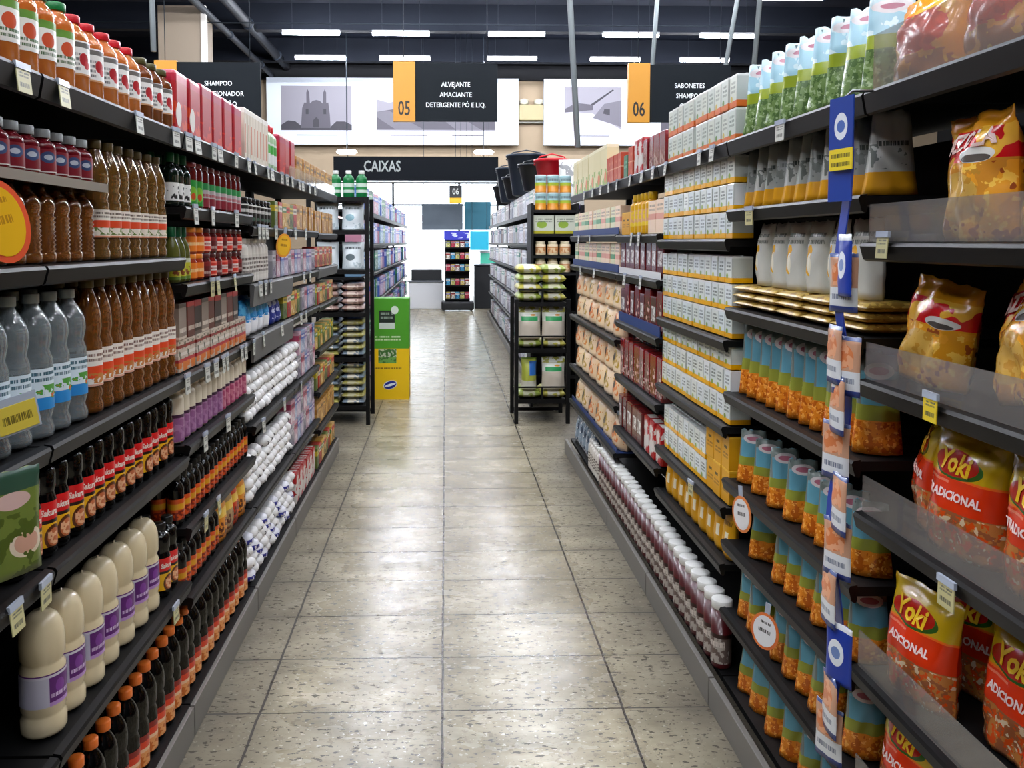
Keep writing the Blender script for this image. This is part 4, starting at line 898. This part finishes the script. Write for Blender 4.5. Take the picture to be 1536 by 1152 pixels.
# fourth right
R4Z = 'fourth right rack'
run(1, R4Z + ' top shelf', 1.876, 3.42, 3.78, P_REDB, 'shiny red box', .093, layers=1)
run(1, R4Z + ' top shelf', 1.876, 3.79, 3.98, P_RW, 'red and white pack', .1)
run(1, R4Z + ' top shelf', 1.876, 3.99, 4.24, [P_GREENB, P_ORB], 'green or orange box', .12)
run(1, R4Z + ' second shelf', 1.584, 3.42, 3.64, P_PBOX[1], 'pale box', .135 * .75 + .035)
run(1, R4Z + ' second shelf', 1.584, 3.70, 4.05, P_YBOT, 'yellow honey bottle', .076)
run(1, R4Z + ' second shelf', 1.584, 4.06, 4.24, P_YBOX, 'yellow box', .08)
run(1, R4Z + ' third shelf', 1.388, 3.42, 4.24, P_BROWN, 'dark cocoa pack with grey label', .103)
run(1, R4Z + ' fourth shelf', 1.138, 3.42, 4.24, [P_BROWN, P_MAR], 'brown cocoa pack', .103, rows=2)
run(1, R4Z + ' fifth shelf', .844, 3.42, 4.24, P_MAR, 'maroon cocoa pack', .103, rows=2)
run(1, R4Z + ' sixth shelf', .564, 3.42, 3.75, P_RW, 'red and white pack', .103, rows=2)
run(1, R4Z + ' sixth shelf', .564, 3.76, 4.24, P_BROWN, 'dark cocoa pack with grey label', .103)
# far right
R5Z = 'far right rack'
run(1, R5Z + ' top shelf', 1.876, 4.27, 4.62, P_ORB, 'orange red box', .093, layers=1)
run(1, R5Z + ' top shelf', 1.876, 4.64, 5.78, P_PLANT, 'cream and green cereal box', .205, jit=.03)
run(1, R5Z + ' second shelf', 1.593, 4.27, 5.78, P_PBOX, 'pale biscuit box', .135, jit=.03, rows=1)
run(1, R5Z + ' third shelf', 1.388, 4.27, 5.78, [P_PBOX[1], P_PBOX[1], P_PBOX[2]], 'pale biscuit box', .135, jit=.03)
run(1, R5Z + ' fourth shelf', 1.024, 4.27, 5.78, P_PEACH, 'pale peach biscuit multipack', .25, layers=2, lh=.155, jit=.03)
run(1, R5Z + ' fifth shelf', .664, 4.27, 5.78, P_PEACH, 'pale peach biscuit multipack', .25, layers=2, lh=.155, jit=.03)
run(1, R5Z + ' sixth shelf', .408, 4.27, 5.78, P_PEACH, 'pale peach biscuit multipack', .25, layers=1, lh=.155, jit=.03)
run(1, R5Z + ' bottom shelf', .105, 5.10, 5.78, P_BLUEBAG, 'blue grey flour bag', .13, jit=.1)

TRB = M('blue_cardboard', '17356e', .5); TRW = M('white_cardboard', 'd4d6d8', .5)
for (y0, y1, h, m, lip, lb) in ((4.26, 5.78, 1.585, TRB, .04, 'long blue cardboard tray under the pale boxes, second shelf'), (4.26, 5.78, 1.38, TRB, .045, 'long blue cardboard tray under the pale boxes, third shelf'),
                                (3.42, 4.24, 1.13, TRB, .05, 'blue cardboard tray under the brown cocoa packs'), (3.42, 4.24, 1.38, TRW, .035, 'white cardboard tray under the dark cocoa packs'), (4.26, 5.78, .40, TRB, .03, 'long blue cardboard tray on the sixth shelf of the far rack')):
    t = thing('cardboard_tray', lb, 'tray', (.92, y0, h + .0002), 0, 'cardboard trays under the packs')
    part('tray_floor', box_me('tray_floor', .006, .25, 0, y1 - y0, 0, .003, m), t); part('front_lip', box_me('front_lip', .0055, .0085, 0, y1 - y0, .0032, lip, m), t)

# ------------------------------------------------------------------ hanging strip of sachets at the joint of two right racks
t = thing('clip_strip', 'long blue merchandising strip with a yellow price card hanging beside the snack bags', 'strip', (.862, 1.69, 0))
NAVYP = M('royal_blue_plastic', '1a3c9c', .3, coat=.3)
strip = []
bm = bmesh.new(); prev = None
zz = [1.83 - i * .04 for i in range(35)]
for i, z in enumerate(zz):
    x = .012 * math.sin(i * .5) - .01; yv = .01 * math.sin(i * .33)
    vs = [bm.verts.new((x - .0015, yv - .016, z)), bm.verts.new((x - .0015, yv + .016, z)), bm.verts.new((x + .0015, yv + .016, z)), bm.verts.new((x + .0015, yv - .016, z))]
    if prev:
        for k in range(4): bm.faces.new((prev[k], prev[(k + 1) % 4], vs[(k + 1) % 4], vs[k]))
    else: bm.faces.new(vs)
    prev = vs
bm.faces.new(prev[::-1]); part('blue_strip', finish('strip', bm, NAVYP), t)
hd = part('header_card', box_me('header', -.036, .036, -.0015, .0015, 1.635, 1.855, design('blue_header', '1c3f96', [('o', .5, .72, .28, .13, 'e0e6ee'), ('o', .5, .72, .17, .06, '4a6ab0')], (-.036, .036, 1.635, 1.855), .35)), t, (-.022, 0, 0), (0, 0, -math.radians(78)))
part('price_card', box_me('price', -.035, .035, -.003, -.001, 1.70, 1.745, design('strip_price', 'e6cf2a', [('t', .1, .9, .5, .85, 1, '3a3610'), ('t', .1, .9, .1, .45, 1, '3a3610')], (-.035, .035, 1.70, 1.745), .4)), t, (-.026, -.012, 0), (0, 0, -math.radians(78)))
part('hook', tube('hook', [(.06, 0, 1.868), (0, 0, 1.868), (-.02, 0, 1.85)], .003, M('steel_hook', '8a8c90', .3, metal=.8)), t)
def sachet(nm, s, wdt=.075, hh=.125):
    sh = [('b', 0, .1, '1d3a90'), ('b', .1, .42, 'd6dade'), ('t', .15, .85, .18, .34, 1, '6a7488'), ('b', .42, 1, 'c4967a'), ('o', .45, .66, .36, .2, 'd07a48'), ('n', .1, .8, .45, .9, 35, .55, 'e0a27c'), ('b', .93, 1, '4a5a8a')]
    return Proto('sachet', 'sachet', [('sachet', pouch('sachet', wdt, .016, hh, design('sachet_print', 'd6dade', sh, (-wdt / 2, wdt / 2, 0, hh), .3, coat=.3), nu=8, nv=8, seed=s, wr=.6))])
SA = [sachet('sachet', i) for i in (3, 5, 8)]
blueS = Proto('sachet', 'sachet', [('sachet', pouch('sachet', .07, .014, .13, design('blue_sachet', '1c3a9c', [('o', .45, .5, .3, .22, 'dfe5ec'), ('o', .45, .5, .18, .1, '6a84b8'), ('b', .9, 1, 'e0e4ea')], (-.035, .035, 0, .13), .3), seed=12))])
zs = [1.42, 1.30, 1.185, 1.08, .975, .865, .755, None, .50, .395]
k = 0
for i, z in enumerate([1.435, 1.40, 1.245, 1.225, 1.14, 1.035, .93, .825, .715, .60, .48, .405]):
    p = blueS if i in (0, 9) else SA[i % 3]
    nm = 'blue sachet with white oval' if i in (0, 9) else 'sachet with peach picture and white band'
    o = p.place('%s on the hanging strip, %s from the top' % (nm, NTH[i]), (.838 + .008 * (i % 2), 1.675 + .018 * ((i % 3) - 1), z), -math.pi / 2 + (.35 if i % 2 else -.1), 'sachets on the hanging strip')
    o.rotation_euler.y = 0.0

# round promotional tags
def round_tag(label, pos, rz, rx, rz_, rim, face, ang=0, marks='3a3a3a'):
    t = thing('promo_tag', label, 'promo tag', pos, rz)
    part('rim', disc('rim', rx, rz_, .002, M('tag_' + rim, rim, .4)), t)
    f = disc('face', rx * .82, rz_ * .84, .0025, design('tagface_' + face + label[:5], face, [('t', .28, .72, .42, .6, 1, marks), ('t', .3, .7, .68, .8, 1, marks)], (-rx, rx, -rz_, rz_), .4))
    part('face', f, t, (0, -.001, 0)); part('stem', box_me('stem', -.008, .008, -.0008, .0008, rz_ * .9, rz_ + .03, HOLD), t)
    t.rotation_euler = (0, ang, rz); return t
round_tag('round white promo tag with orange rim sticking out above bottom right pouches', (.875, 2.12, .482), -.95, .042, .052, 'e0763a', 'eceef2', .12)
round_tag('narrow white promo tag with orange rim beside the yellow boxes', (.885, 2.33, .735), -1.15, .038, .055, 'e0864a', 'e4e4e4', -.1)
round_tag('round yellow promo tag with orange rim before the amber bottles', (-.775, 1.42, 1.585), .75, .045, .075, 'f0603a', 'f8c01c', -.25, 'c88a10')
round_tag('round yellow promo tag beside the lilac soap packs', (-.775, 3.86, 1.53), .7, .04, .058, 'f0a03a', 'f2bc2a', .15, 'a87010')
t = thing('promo_card', 'yellow price card clipped below the clear bottles near the camera', 'price card', (-.778, 1.47, 1.205), .95)
part('card', box_me('card', -.036, .036, -.001, .001, 0, .05, design('promo_card', 'd8c24a', [('t', .12, .88, .2, .75, 1, '6a5c1a')], (-.036, .036, 0, .05))), t); part('holder', box_me('holder', -.04, .04, .001, .003, -.004, .064, HOLD), t)
t.rotation_euler = (0, -.18, .95)
t = Proto('seasoning_sachet', 'sachet', [('sachet', pouch('sachet', .11, .02, .19, design('green_sachet', '6a7a34', [('b', .8, 1, '2a4a3a'), ('o', .5, .72, .3, .08, 'c8a8a0'), ('o', .7, .3, .3, .14, 'd8c8b0'), ('o', .7, .3, .22, .1, 'c89a84'), ('n', 0, 1, 0, .6, 30, .55, '4a5a1e')], (-.055, .055, 0, .19), .3), seed=4))]).place(
    'green seasoning sachet hanging below the clear bottles near the camera', (-.770, 1.415, .955), math.pi / 2 - .5)

# ------------------------------------------------------------------ the cross aisle and beyond
def rackframe(name, label, x0, x1, y0, y1, decks, H, lips=True):
    t = thing(name, label, 'rack', ((x0 + x1) / 2, (y0 + y1) / 2, 0), group='black wire racks at the cross aisle'); hx, hy = (x1 - x0) / 2, (y1 - y0) / 2
    for sx in (-1, 1):
        for sy in (-1, 1): part('post', box_me('post', sx * hx - .017, sx * hx + .017, sy * hy - .017, sy * hy + .017, 0, H, BLACK, .003), t)
    part('floor_rail', box_me('rail', -hx, hx, hy - .01, hy + .01, .02, .05, BLACK), t)
    for d in decks:
        dk = part('deck', box_me('deck', -hx + .018, hx - .018, -hy, hy, d - .035, d, BLACK), t)
        if lips:
            bm = bmesh.new(); add_box(bm, -hx + .018, hx - .018, -hy - .006, -hy + .006, d + .10, d + .112); add_box(bm, -.008, .008, -hy - .006, -hy + .006, d, d + .1)
            part('front_wire', finish('front_wire', bm, BLACK), dk)
    return t
def flatbag(nm, base, stripe, w, d, h, seed): return Proto('rice_bag', 'bag', [('bag', pillow('bag', w, d, h, design(nm, base, [('r', .0, .25, 0, 1, stripe), ('r', .75, 1, 0, 1, stripe), ('n', -1, 2, 0, 1, 12, .58, stripe)], (-w / 2, w / 2, 0, h), .35), seed, 12))])
RB = [flatbag('rice_flat_a', 'c8c8a8', '8a9a3a', .205, .4, .078, 1), flatbag('rice_flat_b', 'd2d0c0', 'b8b048', .205, .4, .078, 2)]
LB = [flatbag('rice_left_a', 'b8b48c', 'a8a050', .19, .38, .052, 5), flatbag('rice_left_b', 'd8d4c4', '6a7a8a', .19, .38, .052, 6)]
RS = Proto('rice_bag', 'bag', [('bag', pouch('bag', .2, .12, .275, design('rice_upright', 'd2c8b8', [('b', .55, .82, 'e4e8dc'), ('r', .15, .85, .56, .7, '2f9a5a'), ('o', .65, .74, .12, .03, 'd89030'), ('b', .82, 1, 'a8a84a'), ('n', 0, 1, .83, 1, 20, .5, 'd8dcd0')], (-.1, .1, 0, .275), .35), seed=11, foot=.95, wr=.9))])
RSB = Proto('rice_bag', 'bag', [('bag', pouch('bag', .13, .12, .27, design('rice_blue_yellow', 'b0b84a', [('r', .5, 1, .4, .8, '2a6ab8'), ('b', 0, .25, 'd8d8c8'), ('b', .85, 1, '8aa83a')], (-.065, .065, 0, .3), .35), seed=13, foot=.95, wr=.9))])
rackframe('display_rack', 'black metal rack with rice bags right of the cross aisle', .60, 1.04, 6.72, 7.16, (.207, .64, 1.035), 1.06)
for lv in range(4):
    for k in range(2):
        RB[(lv + k) % 2].place('rice bag lying on top of the black rack, %s, %s pile' % (LAYERS[4][lv], ['left', 'right'][k]), (.715 + .208 * k, 6.94, 1.036 + lv * .0795), 0, 'rice bags lying on the black rack')
for j, d in enumerate((.207, .64)):
    for k in range(2):
        nm = ['lower', 'middle'][j] + ' deck of the black rack'
        RB[k].place('rice bag lying flat on the %s, %s one' % (nm, ['left', 'right'][k]), (.715 + .208 * k, 6.94, d + .001), 0, 'rice bags inside the black rack')
        p = RSB if (j == 0 and k == 0) else RS
        p.place('%s rice bag standing on the %s, %s one' % ('blue and yellow' if p is RSB else 'white and green', nm, ['left', 'right'][k]), (.715 + .208 * k, 6.80, d + .081), 0, 'rice bags inside the black rack')
rackframe('display_rack', 'tall black metal rack of white packs and rice bags left of the cross aisle', -1.14, -.655, 6.72, 7.16, (.16, .57, .95, 1.31, 1.645, 1.92), 1.92, lips=False)
for c, (cx, cn) in enumerate(((-1.0, 'left pile'), (-.785, 'right pile'))):
    for j, (d, n) in enumerate(((.16, 7), (.57, 6))):
        for lv in range(n):
            LB[(lv + c) % 2].place('flat rice bag in the left black rack, %s deck, %s, %s from the bottom' % (['lower', 'middle'][j], cn, NTH[lv]), (cx, 6.94, d + .001 + lv * .053), 0, 'rice bags stacked in the left black rack')
PK = flatbag('pink_flat', 'd8c4b8', 'a88a80', .19, .36, .06, 9)
P_WP = [Proto('flour_pack', 'pack', [('pack', pouch('pack', .19, .15, .235, design('white_flour_%d' % i, 'dfe8ec', [('o', .4, .45, .2, .12, c), ('t', .15, .85, .7, .85, 1, '4a5458'), ('n', 0, 1, .05, .4, 14, .6, 'b8c8ce')], (-.095, .095, 0, .235), .4), seed=100 + i, foot=.98, seal=.04, wr=1))]) for i, c in enumerate(('8ab0bc', '5a6a70'))]
for c, (cx, cn) in enumerate(((-1.0, 'left'), (-.785, 'right'))):
    for lv in range(4): PK.place('pinkish flat sugar bag in the left black rack, %s pile, %s from the bottom' % (cn, NTH[lv]), (cx, 6.94, .951 + lv * .061), 0, 'pinkish bags in the left black rack')
    for j, h in enumerate((1.31, 1.645)): P_WP[(j + c) % 2].place('white flour pack in the left black rack, %s shelf, %s one' % (['lower', 'upper'][j], cn), (cx, 6.85, h + .0005), 0, 'white flour packs in the left black rack')
P_GBOT = bottle('green_cleaner_bottle', 'bottle', .048, .23, M('green_cleaner', '12703a', .3), WHITE_CAP, .03, .45, .62, (.04, .12, design('green_cleaner_label', 'c8d8cc', [('b', .3, .6, '2a8a4a')], (-.048, .048, .04, .12))))
for k in range(4): P_GBOT.place('green cleaner bottle on top of the left black rack, %s from the left' % NTH[k], (-1.04 + .11 * k, 6.85, 1.9205), 0, 'green bottles on the left black rack')

# end shelves of the two gondolas behind the racks
def endcap(x0, x1, hs, desc):
    t = thing('end_shelf', desc, 'shelving', ((x0 + x1) / 2, 7.72, 0), group='end shelves of the far gondolas'); hx = (x1 - x0) / 2
    part('back_panel', box_me('back', -hx, hx, -.02, 0, 0, 1.9, BLACK), t)
    for sx in (-1, 1): part('upright', box_me('upright', sx * hx - .012, sx * hx + .012, -.36, -.021, 0, 1.9, BLACK), t)
    for h in hs: part('shelf', box_me('shelf', -hx + .013, hx - .013, -.36, -.022, h - .025, h, BLACK), t)
    return t
endcap(.80, 1.22, (.3, .9, 1.26, 1.42, 1.62, 1.84), 'black end shelf behind the rice bag rack, right of the cross aisle')
can = lambda nm, a, b_, c, r, h: Proto('food_can', 'can', [('can_body', lathe('can', [(r, 0), (r, .004), (r * .97, .006), (r * .97, h - .006), (r, h - .004), (r, h)], design(nm, a, [('b', 0, .4, b_), ('b', .4, .6, c), ('t', .1, .9, .65, .9, 1, '6a7a80')], (-r, r, 0, h), .3), 18)), ('lid', lathe('lid', [(r * .95, h), (r * .95, h + .01), (r * .1, h + .01)], WHITE_CAP, 14))])
E1 = can('can_sky', 'b8dce4', 'd08a28', 'a8b83a', .055, .15); E3 = bottle('mayonnaise_jar', 'jar', .05, .135, M('mayo_plastic', 'e0cfae', .35), M('mayo_lid', 'e8dcc0', .35), .03, .8, .75, (.02, .08, design('mayo_label', 'c88a58', [('n', 0, 1, .1, .8, 30, .5, 'e4c8a0')], (-.05, .05, .02, .08))))
E2 = carton('noodle_pack', .19, .12, .17, design('noodle_pack', 'c4c8b8', [('b', 0, .16, 'b0a820'), ('o', .4, .5, .25, .2, '8aa83a'), ('t', .1, .9, .6, .85, 2, '6a7468')], (-.095, .095, 0, .17)), 'pack')
for k in range(3):
    for l in range(2): E1.place('white and orange can on the end shelf top, %s, %s layer' % (NTH[k], ['lower', 'upper'][l]), (.885 + .115 * k, 7.44, 1.8405 + .162 * l), 0, 'cans on the end shelf')
    E3.place('cream mayonnaise jar on the end shelf, %s from the left' % NTH[k], (.885 + .115 * k, 7.44, 1.4205), 0, 'mayonnaise jars on the end shelf')
    E3.place('cream mayonnaise jar just above the rice bags, %s from the left' % NTH[k], (.885 + .115 * k, 7.44, 1.2605), 0, 'mayonnaise jars on the lower end shelf')
for k in range(2): E2.place('pale pack with yellow green foot on the end shelf, %s one' % ['left', 'right'][k], (.91 + .2 * k, 7.45, 1.6205), 0, 'pale packs on the end shelf')

# goods of the far gondolas, both facing the aisle
GREYS = [mix_packs('grey', (('c0c4cc', 'e4e6ea', '7a7a8c'), ('9a949e', 'c8b8c0', '5a5460'), ('d8dce4', '8a9ab0', 'b8a8b8'), ('a89a98', 'd8d0cc', '6a5a60'), ('c4c8c4', '4a8a7a', 'e0e0e0')), .34, .16, .24, name='household_pack')][0]
LILAC = [mix_packs('violet', (('4a6ac0', 'c8d0f0', '8aa0d8'), ('b8a0c8', '6a5ab0', 'e0d4e8'), ('7aa0c0', '2a5ab0', 'd0e0e8'), ('1a5a4a', '2a8a5a', 'b0c8c0'), ('c88aa0', '5a6ac0', 'e4dce4')), .34, .16, .24, name='detergent_pack')][0]
for side, pr, zn, ds in ((-1, LILAC, 'gondola behind the green box', 'blue or lilac detergent pack'), (1, GREYS, 'gondola beyond the wire rack', 'grey or white household pack')):
    for nm, h in (('top', 1.864), ('second', 1.524), ('third', 1.204), ('fourth', .864), ('fifth', .504), ('bottom', .105)):
        random.shuffle(pr); run(side, zn + ' ' + nm + ' shelf', h, 7.8, 16.7, pr, ds, .385, jit=.1)
# dark tubs and a red basket heaped on top of the right far gondola
TUBM = M('black_tub_plastic', '15181d', .4, var=.2, bscale=6); TUB2 = M('slate_tub_plastic', '2a3440', .4)
def tub(r1, r2, h, m, nm='storage_tub'): return Proto(nm, 'tub', [('tub_body', lathe('tub', [(r1 * .9, 0), (r1, .01), (r2, h - .03), (r2 + .015, h - .03), (r2 + .015, h), (r2 - .005, h), (r1 - .02, .03), (.01, .03)], m, 20)),
    ('handle', tube('handle', [(-r2 - .01, 0, h - .06), (-r2 * .7, 0, h + .03), (0, 0, h + .06), (r2 * .7, 0, h + .03), (r2 + .01, 0, h - .06)], .008, m))])
T1 = tub(.16, .22, .30, TUBM); T2 = tub(.15, .2, .42, TUB2); T3 = tub(.13, .18, .3, M('red_plastic_basket', 'c01222', .35), 'red_basket')
T4 = tub(.17, .24, .5, TUB2)
for x, y, z, p, lb in ((1.04, 9.0, 2.11, T1, 'black tub on top of the right far gondola, nearest'), (1.0, 9.9, 2.11, T4, 'tall slate tub on top of the right far gondola'), (.99, 10.8, 2.11, T1, 'black tub behind the slate tub on the gondola'),
                       (.98, 11.7, 2.11, T4, 'second tall slate tub along the gondola top'), (.97, 12.6, 2.11, T1, 'black tub furthest along the gondola top'), (1.12, 8.42, 2.105, T3, 'bright red basket behind the cans of the end shelf')):
    p.place(lb, (x, y, z), 0, 'tubs on the far gondola')
wq = pouch('sack', .26, .14, .5, design('white_sack', 'dcdcd8', [('n', 0, 1, 0, 1, 14, .58, '8a8a8c'), ('b', 0, .08, '4a3a7a')], (-.13, .13, 0, .5), .4), seed=31, foot=.9)
Proto('white_sack', 'sack', [('sack', wq)]).place('white sack beside the red basket above the end shelf', (1.26, 8.0, 1.8655), -.3)

# green and yellow cardboard display in front of the left far gondola
t = thing('cardboard_display', 'green and yellow cardboard display standing at the cross aisle', 'display stand', (-.5375, 7.95, 0))
gb = design('display_front', 'f0c404', [('b', .505, 1, '4a9a22'), ('r', .2, .62, .76, .88, '16241a'), ('t', .24, .58, .79, .87, 2, '8a9a8c'), ('r', .2, .62, .70, .76, 'cfdccf'), ('o', .62, .885, .1, .04, 'd8e4d4'), ('t', .08, .78, .58, .635, 2, 'c8e0b0'),
     ('r', .17, .66, .36, .5, '3a6a2a'), ('n', .17, .66, .36, .42, 30, .45, '6aa04a'), ('n', .17, .66, .42, .5, 40, .52, 'b8c0a8'), ('t', .06, .8, .295, .325, 1, '8a6a10')], (-.18, .18, 0, .995), .45)
part('front_panel', box_me('front', -.18, .18, -.155, -.15, 0, .995, gb), t)
part('body', box_me('body', -.18, .18, -.149, .15, 0, .99, design('display_side', 'e8b804', [('b', .505, 1, '4a9a22')], (-.18, .18, 0, .99), .5)), t)
e = part('logo_oval', disc('logo', .062, .036, .003, M('logo_blue', '1c2c8a', .4)), t, (-.005, -.158, .145), (0, -.3, 0)); part('logo_band', disc('band', .058, .012, .003, M('logo_white', 'e4eef4', .4)), e, (0, -.002, 0)); part('logo_rim', disc('rim', .07, .044, .001, M('logo_rim_white', 'e8e4d0', .4)), e, (0, .0015, 0))

# ------------------------------------------------------------------ the checkouts
WC = M('white_counter', 'e8eaee', .4); DKB = M('dark_belt', '1a1c20', .5)
t = thing('checkout_counter', 'white checkout counter with a dark belt in front of the entrance', 'counter', (-.42, 18.6, 0))
part('body', box_me('body', -.42, .38, -.3, .3, 0, .62, WC, .02), t); part('belt', box_me('belt', -.36, .34, -.28, .28, .66, .9, DKB, .01), t); part('shelf_edge', box_me('edge', -.45, .4, -.33, .33, .62, .655, M('grey_edge', '70757c', .4), .005), t)
t = thing('checkout_counter', 'black checkout counter right of the impulse stand', 'counter', (1.05, 18.7, 0))
part('body', box_me('body', -.38, .55, -.3, .3, 0, .98, DKB, .01), t); part('worktop', box_me('top', -.4, .57, -.33, .33, .985, 1.02, M('dark_worktop', '2a2d33', .3), .005), t)
# impulse stand with shelves of sweets
t = thing('impulse_stand', 'black impulse stand with a blue sign in front of the entrance', 'stand', (.27, 17.9, 0))
part('base', box_me('base', -.36, .36, -.3, .25, .03, .22, DKB, .04), t); part('back_panel', box_me('back', -.28, .28, .18, .2, .22, 1.66, BLACK), t)
for h in (.28, .58, .9, 1.16, 1.42): part('shelf', box_me('shelf', -.28, .28, -.18, .178, h - .025, h, BLACK), t)
part('sign', box_me('sign', -.3, .26, -.2, -.18, 1.58, 1.78, design('blue_sign', '2a2fb0', [('n', 0, 1, .2, .8, 9, .55, 'c8d0f4')], (-.3, .26, 1.58, 1.78), .4)), t)
for sx in (-.3, .3): part('wheel', tube('wheel', [(sx - .02, -.2, .035), (sx + .02, -.2, .035)], .034, M('grey_wheel', '8a8d92', .4), 14), t)
sw = mix_packs('sweets', (('c8b04a', '6a5ab0', 'e0dcd0'), ('e8e4dc', 'b8342a', '8a6a3a'), ('4aa0c8', 'e8e8e8', '1a4a7a'), ('a8a850', '2a2420', 'd8c8a0'), ('b83048', 'e8b0b0', '7a1a2a')), .09, .09, .14, name='sweets_box')
for j, h in enumerate((.28, .58, .9, 1.16, 1.42)):
    for k in range(5): sw[(j * 2 + k) % 5].place('small sweets box on the impulse stand, %s shelf from the floor, %s from the left' % (NTH[j], NTH[k]), (.27 - .21 + .105 * k, 17.82, h + .0005), random.uniform(-.1, .1), 'sweets on the impulse stand')
# hanging panels at the entrance
for nm, lb, (a, b_, c, d), Y, m in (('hanging_panel', 'slate grey panel hanging before the bright entrance', (633, 694, 306, 345), 20.4, M('slate_panel', '4a5560', .5, var=.2, bscale=3)),
                                    ('hanging_panel', 'teal panel hanging right of the slate grey panel', (697, 736, 303, 345), 20.6, M('teal_panel', '1f6478', .5)),
                                    ('hanging_panel', 'bright cyan panel below the teal panel', (705, 733, 347, 375), 20.3, M('cyan_panel', '22b8dc', .45))):
    x0, _, z1 = ray(a, c, Y); x1, _, z0 = ray(b_, d, Y)
    t = thing(nm, lb, 'panel', (x0, Y, z0)); part('board', box_me('board', 0, x1 - x0, -.015, .015, 0, z1 - z0, m, .003), t)
    for xx in (.05, x1 - x0 - .05): part('cord', tube('cord', [(xx, 0, z1 - z0), (xx, 0, 6.99 - z0)], .006, GREYM, 5), t)
x0, _, z1 = ray(674, 279, 19.2); x1, _, z0 = ray(693, 305, 19.2)
t = thing('lane_sign', 'small black and yellow checkout number sign under the long board', 'sign', (x0, 19.2, z0))
part('number_panel', box_me('panel', 0, x1 - x0, -.02, .02, .13, z1 - z0, DKB), t); part('yellow_panel', box_me('yellow', 0, x1 - x0, -.02, .02, 0, .128, M('lane_yellow', 'e8b41a', .5)), t)
part('lettering', text_me('06', .2, M('pale_number', 'c8ccc8', .5), bold=.004, narrow=.8), t, ((x1 - x0) / 2, -.022, .27))
part('cord', tube('cord', [(.15, 0, z1 - z0), (.15, 0, 6.99 - z0)], .006, GREYM, 5), t)
t = thing('freezer_display', 'teal and white chest display behind the black counter', 'display stand', (1.35, 20.8, 0))
part('body', box_me('body', -.45, .45, -.3, .3, 0, 1.25, M('teal_body', '4fc4a8', .4), .02), t); part('lid', box_me('lid', -.46, .46, -.31, .31, 1.255, 1.32, WC, .01), t)
